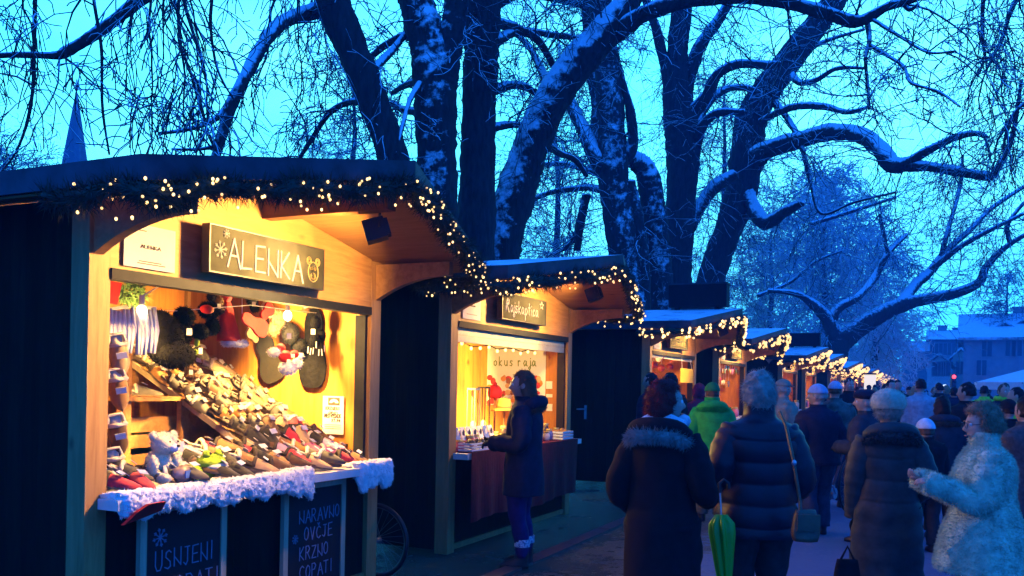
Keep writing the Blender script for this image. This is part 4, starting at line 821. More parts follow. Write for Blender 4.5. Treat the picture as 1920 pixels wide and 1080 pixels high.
    if hat:
        k = MB(); hh = MB()
        def hp(fn): 
            q = MB(); q.ball((0, 0, 0), (1, 1, 1), 32, 20, fn); return q
        if hat == 'beanie': k = hp(lambda p: Vector((p.x * .094 * (1 + .015 * sin(16 * math.atan2(p.y, p.x))), p.y * .113 * (1 + .015 * sin(16 * math.atan2(p.y, p.x))) - .004, max(p.z, -.08) * .112 + .026 + (.012 if p.z < .02 else 0))) * hs)
        if hat == 'beret': k = hp(lambda p: Vector((p.x * .128 * (1 + .03 * sin(5 * p.y + 2)), p.y * .135 - .012, p.z * .062 * (1 + .1 * sin(4 * p.x)) + .074)) * hs)
        if hat == 'woolbonnet': k = hp(lambda p: Vector((p.x * .118, p.y * .128 - .014, max(p.z, -.45) * .098 + .052)) * hs)
        if hat == 'hood': k = hp(lambda p: Vector((p.x * .105, (p.y if p.y < .55 else .55) * .125 - .012, p.z * .145 - .005)) * hs)
        if hat == 'cap':
            k = hp(lambda p: Vector((p.x * .09, p.y * .108, max(p.z, -.05) * .085 + .045)) * hs); k.loft([[Vector((.07 * cos(t * pi / 8), .085 + .075 * sin(t * pi / 8), .040 - .015 * sin(t * pi / 8) + dz)) * hs for t in range(9)] for dz in (0, .006)], closed=False)
        if detail and hat in ('woolbonnet', 'beret'): base = MB(); base.v = list(k.v); base.f = list(k.f); tufts(k, base, 3000 if detail > 1 else 900, .012, .002, .1, .7, 3)
        k.xform(HM); k.build('hat' if hat != 'hood' else 'hood', CL[hatm], root, True)
    if fur:   # hood lying on the back, with fur trim
        k = MB(); cz = .845; pts = [V(.115 * cos(t) * 0.76, -.020 - .066 * sin(t), cz - .010 + .012 * sin(t) - .035 * (1 - sin(t)) ** 2) for t in [pi * i / 12 for i in range(13)]]
        k.tube(pts, [H * .024] + [H * .034] * 11 + [H * .024], 10); k.build('folded_hood', CL[coat], root, True)
        k = MB(); b1 = MB(); pts = [V(.098 * cos(t), -.03 - .088 * sin(t) * fur, cz - .026 + .0 * sin(t) - .04 * (1 - sin(t)) ** 2) for t in [pi * i / 14 for i in range(15)]]; b1.tube(pts, H * .019, 8); k.v = list(b1.v); k.f = list(b1.f); k.m = list(b1.m); tufts(k, b1, 3800, .034, .0022, .2, .6, PID[0]); k.build('fur_trim', CL[furm], root, True)
    if scarf: k = MB(); k.tube([V(.066 * cos(2 * pi * i / 14), .008 + .062 * sin(2 * pi * i / 14), .862 + .006 * sin(i * 2.2)) for i in range(15)], [H * (.020 + .004 * sin(i * 1.7)) for i in range(15)], 8); k.build('scarf', CL[scarf], root, True)
    if face:
        for sg in (-1, 1):
            k = MB(); k.ball(Vector((sg * .031, .083, .006)) * hs, .0115 * hs, 12, 8); k.xform(HM); o = k.build('eye', W['white'], root, True)
            k = MB(); k.ball(Vector((sg * .031, .0925, .006)) * hs, (.0045 * hs, .0025 * hs, .0045 * hs), 8, 6); k.xform(HM); k.build('iris', W['black'], o)
            k = MB(); k.tube([HM @ (Vector((sg * x, .0985 - .1 * abs(x - .03), .028 + z)) * hs) for x, z in ((.015, -.001), (.03, .004), (.046, -.001))], .0028 * hs, 5); k.build('eyebrow', HR[hair[0]], root)
        k = MB(); k.tube([HM @ (Vector((x, .107 - 4 * x * x, -.064)) * hs) for x in (-.022, -.011, 0, .011, .022)], [.002, .0045, .005, .0045, .002], 6); k.build('lips', mat('lips', (.36, .12, .11), .5), root, True)
    if glasses:
        k = MB()
        for sg in (-1, 1): k.tube([HM @ (Vector((sg * .032 + .022 * cos(t), .112, .004 + .018 * sin(t))) * hs) for t in [2 * pi * i / 14 for i in range(15)]], .0018, 5); k.tube([HM @ (Vector(q) * hs) for q in ((sg * .054, .11, .008), (sg * .078, .05, .008), (sg * .083, -.01, .004))], .0018, 5)
        k.tube([HM @ (Vector(q) * hs) for q in ((-.01, .114, .006), (.01, .114, .006))], .0018, 5); k.build('glasses', W['lens'], root)
    root['hands'] = 0; del root['hands']; PERS[root.name] = (M, AP, H)
    return root
PERS = {}
def wp(root, v): return PERS[root.name][0] @ Vector(v)
pa = person('woman in a dark parka and violet leggings standing at the yellow-lit stall', 985, 7.55, 1.66, -78, 'navy', .37, 1.0, .008, trousers='leggings', hair=('brown', 'long'), arms=('bent', 'bent'), fur=.6, furm='brownfur', face=True, cuffs=True, detail=2, vox=.02, gloves=True, head=-6)
pb = person('woman with dark red hair and a long black coat with grey fur hood', 1246, 4.75, 1.58, 30, 'black', .10, .94, .008, trousers='black', hair=('red', 'bob'), head=48, arms=('pocket', 'link'), fur=1., furm='greyfur', face=True, detail=2, scarf='white', vox=.02, puff=0)
pc = person('grey-haired woman in a black quilted jacket seen from behind', 1425, 5.2, 1.63, -4, 'puffer', .425, 1.14, .0, puff=13, trousers='darkgrey', hair=('grey', 'puffy'), arms=('link', 'pocket'), detail=2, vox=.02, collar=True, head=4)
pd = person('person in a bright green jacket and green knitted hat, seen from behind', 1336, 10.3, 1.60, 8, 'green', .46, 1.18, 0, trousers='camo', hair=('brown', 'crop'), hat='beanie', hatm='greenhat', arms=('pocket', 'pocket'), fur=.7, furm='green', detail=0, collar=True)
pe = person('dark-haired man looking into the orange stall, left of the other one', 1222, 12.2, 1.74, -50, 'navy', .44, 1.15, hair=('black', 'crop'), detail=0)
pf = person('short-haired man in dark jacket beside the orange stall hatch', 1258, 12.6, 1.75, -35, 'black', .44, 1.15, hair=('black', 'crop'), detail=0, head=-20)
pg = person('person in a pink hooded coat half hidden behind the green jacket', 1312, 13.2, 1.60, -20, 'pink', .42, 1.15, hair=('brown', 'bob'), hat='hood', hatm='pink', detail=0)
ph = person('man with a pale cap and beige jacket turned to the right', 1466, 11.2, 1.67, 70, 'beige', .46, 1.2, hair=('grey', 'crop'), hat='cap', hatm='beige', detail=0, face=True, arms=('bent', 'bent'))
pi_ = person('man in navy coat and jeans with a pale blue knitted hat', 1535, 9.5, 1.60, -12, 'navy', .47, 1.22, trousers='jeans', hair=('grey', 'crop'), hat='beanie', hatm='paleblue', head=-38, arms=('pocket', 'pocket'), detail=0, face=True, step=.03)
pj = person('person in a camouflage jacket with a blue knitted hat pushing a bicycle', 1566, 11.8, 1.66, 20, 'camo', .46, 1.12, trousers='jeans', hair=('brown', 'crop'), hat='beanie', hatm='paleblue', arms=('fwd', 'fwd'), detail=0)
pk = person('dark-coated man with dark hair facing the camera by the stalls', 1592, 17, 1.77, 178, 'black', .44, 1.12, hair=('black', 'crop'), detail=0, face=True)
pl = person('older person in a dark beret and dark blue coat turned to the left', 1626, 8.9, 1.55, -45, 'teal', .40, 1.2, hair=('grey', 'short'), hat='beret', hatm='navy', head=-25, detail=0, face=True, step=.05, arms=('bent', 'pocket'))
pm = person('woman in a long grey-green quilted coat and a cream wool beret', 1668, 5.75, 1.54, 8, 'greygreen', .13, .98, .015, puff=11, trousers='black', hair=('grey', 'short'), hat='woolbonnet', hatm='cream', hairvol=1.05, arms=('down', 'pocket'), fur=1., furm='greygreen', detail=2, vox=.02, head=18)
pn = person('woman in a pale cream fur coat with short auburn hair and glasses', 1849, 5.15, 1.47, -80, 'fur', .355, 1.12, .07, trousers='black', hair=('auburn', 'short'), hairvol=1.22, arms=('fwd', 'fwd'), furcoat=True, face=True, glasses=True, detail=2, vox=.02, collar=True, head=-4, tilt=4, gloves=False)
MID = [('man in a pale grey jacket walking away down the lane', 1727, 15, 1.77, 5, D_ := dict(coat='lightjacket', hair=('black', 'crop'), hem=.46, bulk=1.2)),
       ('broad man in a black coat seen from behind near the right', 1815, 10.5, 1.67, -8, dict(coat='black', hair=('black', 'crop'), hem=.38, bulk=1.45, head=-30)),
       ('woman with long dark hair and a dark hooded coat seen from behind', 1768, 9.4, 1.50, 12, dict(coat='teal', hair=('black', 'bob'), hem=.36, bulk=1.25, fur=.8, furm='brownfur')),
       ('child in a dark jacket and a white knitted hat', 1738, 8.6, 1.28, 4, dict(coat='black', hair=('brown', 'crop'), hat='beanie', hatm='white', hem=.42, bulk=1.15, child=True)),
       ('man with a neon collar facing the camera at the right', 1881, 14, 1.70, 175, dict(coat='teal', hair=('brown', 'crop'), scarf='neon', hem=.44, bulk=1.15, face=True)),
       ('person in a black knitted hat behind the auburn-haired woman', 1893, 9.2, 1.48, 0, dict(coat='black', hair=('black', 'crop'), hat='beanie', hatm='black', hem=.42, bulk=1.2)),
       ('person with dark hair and a neon green hood at the right edge', 1908, 12.2, 1.64, -20, dict(coat='neon', hair=('black', 'crop'), hem=.5, bulk=1.1, head=-40)),
       ('dark-coated person cut off by the right edge behind the fur coat', 1928, 7.2, 1.52, -15, dict(coat='tweed', hair=('black', 'short'), hem=.38, bulk=1.25)),
       ('person in a neon vest walking past the pale grey jacket', 1846, 18, 1.70, 20, dict(coat='neon', hair=('black', 'crop'), hem=.5, bulk=1.1)),
       ('stout person in a dark coat walking away in the middle of the lane', 1790, 19, 1.66, 0, dict(coat='navy', hair=('black', 'short'), hem=.42, bulk=1.25)),
       ('person in a maroon jacket among the far crowd', 1752, 23, 1.68, 170, dict(coat='maroon', hair=('brown', 'crop'), hem=.46, bulk=1.15))]
for lab, px, dp_, H_, a_, kw in MID:
    person(lab, px, dp_, H_, a_, detail=0, vox=.03, **kw)
# far crowd: four figures built once, then copied with their parts
PROT = [person('dark-coated person with dark hair far down the lane, walking away', 1660, 22, 1.72, 0, 'black', .42, 1.2, hair=('black', 'crop'), detail=0, vox=.035, group='crowd far down the lane'),
        person('person in a dark blue coat and pale hat far down the lane', 1690, 24, 1.66, 180, 'navy', .40, 1.2, hair=('brown', 'crop'), hat='beanie', hatm='paleblue', detail=0, vox=.035, group='crowd far down the lane'),
        person('person in a grey-green coat with blonde hair far down the lane', 1640, 25, 1.64, 30, 'greygreen', .36, 1.15, hair=('blonde', 'bob'), detail=0, vox=.035, group='crowd far down the lane'),
        person('person in a beige jacket with a dark hat far down the lane', 1705, 28, 1.70, -170, 'beige', .44, 1.15, hair=('black', 'crop'), hat='beanie', hatm='black', detail=0, vox=.035, group='crowd far down the lane')]
def clone(o, parent=None):
    c_ = o.copy(); COL.objects.link(c_); c_.parent = parent
    for ch in list(o.children): clone(ch, c_)
    return c_
R = random.Random(12)
for i in range(40):
    dp_ = 19 + 40 * (i / 40) ** 1.3 + R.uniform(-1, 1); g0 = ground(R.uniform(1590, 1800) if i % 6 else R.uniform(1810, 1925), dp_)
    if g0.x < 1.0: g0.x = R.uniform(1.0, 3.0)
    j = R.choice((0, 0, 0, 1, 2, 3)); c_ = clone(PROT[j]); a_ = math.radians(R.choice((0, 0, 180, 20, -20, 160, 90))); fw = AX * cos(a_) + RT * sin(a_); rt = RT * cos(a_) - AX * sin(a_); k_ = R.uniform(.94, 1.06)
    m_ = Matrix((rt * k_, fw * k_, UP * k_)).transposed().to_4x4(); m_.translation = g0; c_.matrix_world = m_
# ---- things people carry
r = empty('handbag', at(1508, 985, 4.9), 'brown leather shoulder bag hanging at the side of the quilted black jacket', 'handbag'); c_ = at(1510, 985, 4.86)
def bag(c_, w, h, t, M_): 
    k = MB(); rings = []
    for i in range(9):
        f = i / 8; z = -h + 2 * h * f; ww = w * (1 - .30 * f ** 2) * (.82 + .18 * min(1, f * 5)); tt = t * (1 - .55 * f)
        rings.append([c_ + RT * (ww * (abs(cos(q)) ** .7) * (1 if cos(q) > 0 else -1)) - AX * (tt * (abs(sin(q)) ** .7) * (1 if sin(q) > 0 else -1)) * (1 + .12 * sin(5 * q + 3 * f)) + UP * z for q in [2 * pi * j / 24 for j in range(24)]])
    k.loft(rings); return k
bag(c_, .078, .085, .05, 0).build('pouch', W['leather'], r, True); k = MB(); k.obox(c_ - AX * .05 + UP * .02, RT, AX, UP, .062, .008, .045); k.build('flap', W['leather'], r)
k = MB(); k.tube([c_ + UP * .08 - RT * .03, at(1500, 940, 4.87), at(1487, 860, 4.90), at(1474, 800, 4.98), at(1462, 772, 5.06)], .010, 6); k.build('strap', W['leather'], r); k = MB(); k.ball(at(1489, 868, 4.885), (.014, .010, .018), 8, 6); k.build('buckle', W['steel'], r)
r = empty('shopping_bag', at(1585, 1075, 5.5), 'black bag hanging low beside the long grey-green quilted coat', 'bag'); c_ = at(1588, 1085, 5.5); bag(c_, .09, .12, .05, 0).build('pouch', CL['black'], r, True); k = MB(); k.tube([c_ + UP * .10 - RT * .05, c_ + UP * .2, c_ + UP * .10 + RT * .05], .008, 6); k.build('handles', CL['black'], r)
# closed green umbrella
r = empty('closed_umbrella', at(1350, 975, 4.9), 'closed translucent green umbrella hanging between the two dark coats', 'umbrella'); p0, p1 = at(1352, 965, 4.9), at(1362, 1150, 4.85); d = (p1 - p0).normalized(); k = MB(); rings = []; e1 = RT - d * RT.dot(d); e1.normalize(); e2 = d.cross(e1)
for i in range(12):
    f = i / 11; w = .064 * (1 - f) ** .75 * min(1, .35 + f * 6) + .006; rings.append([p0 + d * (p1 - p0).length * f + (e1 * cos(q) + e2 * sin(q)) * w * (1 + .22 * sin(8 * q + f * 3)) for q in [2 * pi * j / 48 for j in range(48)]])
k.loft(rings); mt, nt, b_ = nodes('green_umbrella'); b_.inputs['Base Color'].default_value = (.05, .36, .012, 1); b_.inputs['Roughness'].default_value = .35; b_.inputs['Transmission Weight'].default_value = .0; k.build('canopy', mt, r, True)
k = MB(); k.tube([p0 - d * .12, p1 + d * .04], .006, 8); k.build('shaft', W['steel'], r); k = MB(); k.tube([p0 - d * .12, p0 - d * .17, p0 - d * .19 + e1 * .025, p0 - d * .17 + e1 * .05, p0 - d * .14 + e1 * .05], .011, 8); k.build('handle', W['black'], r)
W['rimsteel'] = mat('dull_steel', (.16, .165, .17), .5, .2, metal=.6)
# ---- bicycles
def bicycle(org, fwd, label, col, rw=.335):
    fwd = Vector(fwd).normalized(); root = bpy.data.objects.new('bicycle', None); COL.objects.link(root); sd = UP.cross(fwd); M = Matrix((fwd, sd, UP)).transposed().to_4x4(); M.translation = Vector(org); root.matrix_world = M; WOFF[root.name] = Vector((0, 0, 0)); tag(root, label, 'bicycle')
    fm = mat('bicycle_paint_' + col, {'black': (.012, .012, .014), 'red': (.25, .02, .02)}[col], .35, .1)
    for x in (0, -1.05):
        w_ = empty('wheel', (0, 0, 0)); w_.parent = root; WOFF[w_.name] = Vector((0, 0, 0)); c0 = Vector((x, 0, rw + .012)); C = [c0 + Vector((rw * cos(2 * pi * i / 48), 0, rw * sin(2 * pi * i / 48))) for i in range(49)]
        k = MB(); k.tube(C, .017, 8, False); k.build('tyre', W['black'], w_, True); k = MB(); k.tube([c0 + (q - c0) * .945 for q in C], .009, 6, False); k.build('rim', W['rimsteel'], w_, True); k = MB()
        for i in range(28): q = 2 * pi * i / 28; k.tube([c0 + Vector((.02 * cos(q + 1.2), (.03 if i % 2 else -.03), .02 * sin(q + 1.2))), c0 + Vector((rw * .94 * cos(q), 0, rw * .94 * sin(q)))], .0016, 4, False)
        k.tube([c0 + Vector((0, -.045, 0)), c0 + Vector((0, .045, 0))], .022, 10); k.build('spokes', W['rimsteel'], w_)
    z = rw + .012; k = MB(); hb = Vector((-.15, 0, .86)); bb = Vector((-.62, 0, .29)); st_ = Vector((-.75, 0, .80)); k.tube([hb, bb], .017, 8); k.tube([hb + Vector((-.01, 0, .05)), st_], .016, 8); k.tube([bb, st_ + Vector((-.03, 0, .10))], .016, 8)
    for s_ in (-.05, .05): k.tube([st_, Vector((-1.05, s_, z))], .009, 6); k.tube([bb, Vector((-1.05, s_, z))], .009, 6); k.tube([hb + Vector((.01, 0, -.08)), Vector((0, s_, z))], .011, 6)
    k.build('frame', fm, root); k = MB(); k.tube([hb, hb + Vector((-.04, 0, .16)), hb + Vector((-.02, .0, .18))], .013, 6); k.tube([hb + Vector((-.14, -.29, .16)), hb + Vector((-.02, -.22, .19)), hb + Vector((-.02, .22, .19)), hb + Vector((-.14, .29, .16))], .012, 6); k.build('handlebar', W['black'], root)
    k = MB(); k.ball(Vector((-.80, 0, .93)), (.13, .07, .035), 12, 8, lambda p: Vector((p.x, p.y * (.5 + .8 * max(0, (-.72 - p.x) / .25)), p.z))); k.build('saddle', W['black'], root, True)
    k = MB(); k.tube([bb + Vector((0, -.06, 0)), bb + Vector((0, .06, 0))], .07, 18); k.tube([bb + Vector((0, .06, 0)), bb + Vector((.12, .07, -.11))], .01, 6); k.tube([bb + Vector((0, -.06, 0)), bb + Vector((-.12, -.07, .11))], .01, 6); k.build('crank', W['steel'], root)
    return root
q_ = at(706, 1013, 7.0); bicycle((q_.x, q_.y, 0), (1, .0, 0), 'black bicycle leaning in the gap between the two nearest stalls', 'black', .28)
g0 = ground(1596, 11.3); bicycle((g0.x, g0.y, 0), (AX * .75 + RT * .65), 'bicycle being pushed through the crowd beside the navy coat', 'red')
# ------------------------------------------------------------------ trees
W['bark'] = snowy('snowy_bark', (.030, .026, .024), amount=.22, scale=7., bark=True, side=(.12, -.22, 0), bumpd=.05)
W['bark2'] = snowy('wind_blown_bark', (.030, .026, .024), amount=.50, scale=7.5, bark=True, side=(.10, -.38, 0), bumpd=.05)
W['limb'] = snowy('snowy_limb', (.028, .025, .024), amount=.70, scale=7., bumpd=.02)
W['twig'] = snowy('twig_bark', (.034, .036, .042), amount=.62, scale=12., bumpd=.005)
W['frost'] = snowy('frosted_twig', (.34, .37, .42), amount=1.6, scale=9., bumpd=.005)
TR = random.Random(77); TWF = .46
def limb(mb, pts, depth, n=9, sides=10, knob=.03):
    """pts: (px, py, width in photo pixels, extra depth); returns the centre line as [(Vector, r)]"""
    P = []
    for q in pts:
        d = depth + (q[3] if len(q) > 3 else 0); p = at(q[0], q[1], d); P.append((p.x, p.y, p.z, max(.006, q[2] * d / F / 2)))
    c = spline(P, n); line = [(Vector(a[:3]), a[3] * (1 + knob * 1.5 * sin(i * .55 + len(pts)))) for i, a in enumerate(c)]
    j = [Vector((TR.gauss(0, 1), TR.gauss(0, 1), TR.gauss(0, 1))) * (r * .0) for _, r in line]
    line = [(p + jj, r) for (p, r), jj in zip(line, j)]
    b0 = len(mb.v); mb.tube([p for p, _ in line], [r for _, r in line], sides)
    for i in range(b0, len(mb.v)): r = line[min((i - b0) // sides, len(line) - 1)][1] * .035; v = mb.v[i]; mb.v[i] = (v[0] + TR.gauss(0, r), v[1] + TR.gauss(0, r), v[2] + TR.gauss(0, r))
    return line
def grow(mb, p, d, Ln, r, lvl, droop, wig, R, minr=.0045, kids=(5, 4), kl=.5):
    n = max(4, int(Ln / .16)) if lvl else max(3, int(Ln / .13)); n = min(n, 12); pts = [p.copy()]; rad = [r]; st = Ln / n; d = d.normalized()
    for i in range(n):
        d = (d + Vector((R.gauss(0, wig), R.gauss(0, wig), R.gauss(0, wig) - droop))).normalized(); p = p + d * st; pts.append(p.copy()); rad.append(max(minr, r * (1 - .8 * (i + 1) / n)))
        if lvl and i >= 0:
            nk = kids[0] if lvl == 2 else kids[1]
            if R.random() < nk / n:
                a = R.uniform(.5, 1.2); sd = d.orthogonal().normalized(); ang = R.random() * 6.28; sd = sd * cos(ang) + d.cross(sd) * sin(ang)
                grow(mb, p, d * cos(a) + sd * sin(a), Ln * kl * R.uniform(.6, 1.2), max(minr, rad[-1] * .62), lvl - 1, droop * 1.1, wig * 1.1, R, minr, kids, kl)
    mb.tube(pts, rad, 5 if lvl == 2 else 3, cap=False)
def twigs(mb, line, n, Ln, r, R, lvl=2, droop=.05, wig=.15, t0=.15, minr=.0075, bias=(0, 0, 0), kids=(5, 4), kl=.5):
    for _ in range(max(2, int(n * TWF))):
        i = min(len(line) - 1, int((t0 + (1 - t0) * R.random()) * len(line))); p, lr = line[i]
        d = Vector((R.gauss(0, 1), R.gauss(0, 1), R.gauss(.1, .8))) + Vector(bias); grow(mb, p, d, Ln * R.uniform(.6, 1.3), min(r * 1.5, lr * .75) * R.uniform(.6, 1.1), lvl, droop, wig, R, minr, kids, kl)
ntree = [0]
def tree(base, label, trunk, limbs, depth, tw, bark='bark', name='chestnut_tree', group='bare chestnut trees behind the stalls', seed=1, tmat='twig'):
    global TWF; TWF = .46 if depth < 12.5 else .64
    R = random.Random(seed); root = empty(name, base, label, 'tree', group); t = MB(); ln = limb(t, trunk, depth, 10, 18, .015)
    p0, r0 = ln[0]
    t.tube([Vector((base[0], base[1], -.05)), Vector((base[0], base[1], .4)) * .9 + p0 * .1, p0], [r0 * 1.6, r0 * 1.25, r0], 12); t.build('trunk', W[bark], root, True)
    L_ = MB(); lines = []
    for q in limbs: lines.append(limb(L_, q, depth, 9, 10))
    if limbs: L_.build('limbs', W['limb'], root, True)
    c = MB()
    for (which, n, Ln, r, kw) in tw:
        for w in ([ln] if which == 't' else (lines if which == 'all' else [lines[i] for i in which])): twigs(c, w, n, Ln, r, R, **kw)
    c.build('twigs', W[tmat], root, True); return root, lines
def gb(px, depth): p = ground(px, depth); return (p.x, p.y, 0)
D = dict
# 1: leaning trunk over the nearest stall with the drooping limb on its left
tree(gb(775, 12.2), 'leaning bare tree with a drooping left limb, behind the slipper stall roof',
     [(752, 420, 60), (738, 300, 58), (700, 190, 58), (660, 90, 60), (630, 20, 66), (600, -80, 60), (560, -220, 46), (540, -330, 30)],
     [[(622, 15, 40), (585, 22, 30), (530, 42, 26, -.5), (492, 85, 25, -.9), (462, 140, 24, -1.2), (432, 200, 23, -1.4), (417, 250, 20, -1.5), (402, 302, 17, -1.6), (385, 360, 10, -1.7)],
      [(420, 208, 12, -1.4), (395, 228, 10, -1.6), (350, 243, 8, -1.9), (300, 250, 7, -2.2)],
      [(400, 275, 8, -1.6), (370, 280, 6, -1.7), (322, 280, 5, -1.9)],
      [(705, 205, 20), (665, 190, 14, .6), (620, 210, 11, 1.2), (585, 260, 9, 1.6), (560, 300, 7, 1.8)],
      [(700, 130, 18), (735, 95, 14, .8), (770, 55, 12, 1.2), (800, 45, 9, 1.6)],
      [(625, -40, 34), (540, -110, 26, -1), (440, -150, 22, -2), (330, -130, 18, -3), (240, -110, 13, -4)],
      [(600, -90, 30), (500, -230, 20, 1.5), (380, -260, 16, 2.5)]],
     12.2, [([0], 13, 1.2, .014, D(droop=.05, wig=.24)), ([1, 2], 8, .9, .010, D(droop=.03)), ([3], 22, 1.3, .012, D(droop=.13, bias=(-.5, -.2, -.3))), ([4], 10, 1.1, .012, D(droop=.05)), ([5, 6], 11, 2.2, .018, D(droop=.22, wig=.18, bias=(0, 0, -.8), kids=(6, 5)))], seed=3)
# 2: forked snowy trunk
tree(gb(822, 13.2), 'forked bare trunk plastered with wind-blown snow, behind the gap between the two nearest stalls',
     [(824, 520, 76), (821, 380, 74), (818, 260, 76), (815, 160, 82), (806, 90, 74), (785, 20, 66), (762, -60, 60), (735, -180, 44)],
     [[(826, 170, 60), (840, 100, 54), (852, 40, 50), (862, -30, 48), (875, -140, 36), (890, -280, 24)],
      [(795, 210, 20), (755, 205, 13, .9), (735, 195, 11, 1.4), (690, 222, 8, 1.9)],
      [(792, 70, 22), (755, 68, 15, .6), (715, 90, 13, 1.2), (680, 125, 10, 1.6)],
      [(795, 150, 18), (760, 160, 12, .8), (735, 175, 9, 1.4)],
      [(798, 140, 14), (770, 185, 10, -.6), (755, 235, 8, -1), (742, 290, 6, -1.2)]],
     13.2, [([0], 9, 1.6, .014, D(droop=.05)), ([1, 2, 3], 9, 1.1, .011, D(droop=.07)), ([4], 5, .7, .008, D())], bark='bark2', seed=5)
# 3: straight dark trunk
tree(gb(893, 14.4), 'straight dark bare trunk just right of the snow-plastered forked one',
     [(890, 560, 78), (893, 420, 72), (896, 300, 66), (899, 180, 64), (903, 80, 66), (907, -20, 66), (912, -160, 52), (918, -320, 34)],
     [[(922, 170, 22), (955, 160, 17, .6), (985, 163, 14, 1), (1015, 182, 11, 1.4)],
      [(920, 240, 20), (955, 234, 14, .7), (992, 238, 12, 1.2), (1030, 262, 9, 1.8)],
      [(925, 80, 24), (960, 62, 17, .7), (1000, 60, 14, 1.3), (1040, 66, 12, 1.8), (1090, 72, 9, 2.4)],
      [(922, 40, 22), (965, 52, 18, .8), (1008, 75, 15, 1.2), (1040, 128, 12, 1.5)],
      [(925, 10, 26), (965, -10, 20, .6), (1020, -8, 16, 1.2), (1090, 10, 12, 1.9)],
      [(918, 122, 26), (924, 124, 24, -.3)]],
     14.4, [([0, 1, 2, 3, 4], 10, 1.5, .013, D(droop=.06))], seed=6)
# 4: leaning trunk with the long arch over the lane
tree(gb(915, 15.1), 'large leaning bare tree whose long snowy limb arches over the lane',
     [(924, 560, 82), (940, 460, 76), (971, 350, 71), (1005, 250, 68), (1045, 170, 67), (1085, 115, 68), (1120, 78, 62), (1160, 25, 50), (1195, -25, 42), (1240, -120, 30)],
     [[(1105, 95, 50), (1150, 66, 38), (1200, 30, 32, -.3), (1260, 8, 29, -.6), (1330, -4, 27, -.9), (1420, -4, 25, -1.2), (1490, 8, 25, -1.5), (1550, 25, 25, -1.7), (1600, 40, 24, -1.8), (1630, 32, 20, -1.9), (1665, 12, 17, -2.1), (1710, 0, 13, -2.4), (1760, -18, 9, -2.7)],
      [(1626, 42, 11, -1.8), (1630, 75, 9, -1.9), (1623, 110, 7, -2), (1627, 160, 6, -2.1), (1630, 205, 5, -2.2)],
      [(1632, 85, 8, -1.9), (1665, 105, 7, -2.3), (1695, 125, 6, -2.7), (1708, 155, 6, -3), (1760, 172, 5, -3.4), (1800, 200, 4, -3.8)],
      [(1634, 35, 8, -1.9), (1690, 70, 6, -2.6), (1740, 98, 5, -3.2), (1790, 96, 4, -3.8)],
      [(1012, 260, 18), (1045, 285, 13, .8), (1078, 300, 11, 1.3), (1100, 330, 8, 1.6)],
      [(980, 330, 22), (955, 345, 14, .7), (935, 372, 10, 1.2)],
      [(1040, 190, 22), (1010, 120, 14, .9), (985, 80, 11, 1.5), (950, 50, 9, 1.9)],
      [(1690, 2, 9, -2.2), (1705, 18, 8, -2.3), (1722, 8, 6, -2.5)]],
     15.1, [([0], 26, 1.9, .014, D(droop=.07, t0=.12, bias=(0, 0, .1))), ([1, 2, 3], 9, 1.2, .009, D(droop=.05)), ([4, 5, 6], 8, 1.2, .011, D()), ('t', 10, 1.6, .014, D(t0=.6))], bark='bark2', seed=8)
# 5: crowded stems beyond the yellow stall
tree(gb(1195, 22), 'many-stemmed bare tree with a snowy hollow, behind the yellow-lit stall',
     [(1195, 640, 66), (1182, 560, 60), (1165, 440, 58), (1150, 330, 58), (1146, 240, 52), (1140, 150, 48), (1132, 60, 44), (1120, -40, 40), (1110, -160, 30)],
     [[(1150, 330, 40), (1118, 295, 34), (1098, 250, 28, .4), (1075, 205, 24, .9), (1058, 160, 18, 1.2)],
      [(1125, 280, 40, .3), (1125, 200, 34, .5), (1112, 120, 30, .8), (1104, 30, 26, 1), (1100, -60, 22, 1.2)],
      [(1172, 300, 24), (1186, 270, 22), (1182, 210, 18), (1170, 165, 14), (1160, 120, 9)],
      [(1205, 620, 34), (1200, 480, 34), (1190, 400, 30), (1178, 340, 26)],
      [(1145, 330, 18), (1110, 322, 13, .8), (1060, 308, 10, 1.5), (1020, 308, 8, 2)],
      [(1142, 360, 18), (1105, 352, 13, .8), (1045, 358, 11, 1.5), (1005, 372, 8, 2), (985, 395, 6, 2.4)],
      [(1100, 365, 18, .5), (1090, 410, 16, .5), (1082, 470, 14, .6)], [(1085, 440, 11, .6), (1060, 465, 8, .9), (1030, 480, 6, 1.2)]],
     22, [('all', 11, 1.9, .015, D(droop=.06, minr=.006))], bark='bark2', seed=9)
tree(gb(1246, 23.5), 'sawn-off snowy trunk stump leaning at the left of the twin-forked tree',
     [(1243, 640, 50), (1238, 540, 50), (1230, 440, 48), (1222, 370, 46), (1212, 322, 42), (1192, 302, 36), (1180, 300, 28)], [], 23.5, [('t', 3, .8, .01, D())], bark='bark2', seed=10)
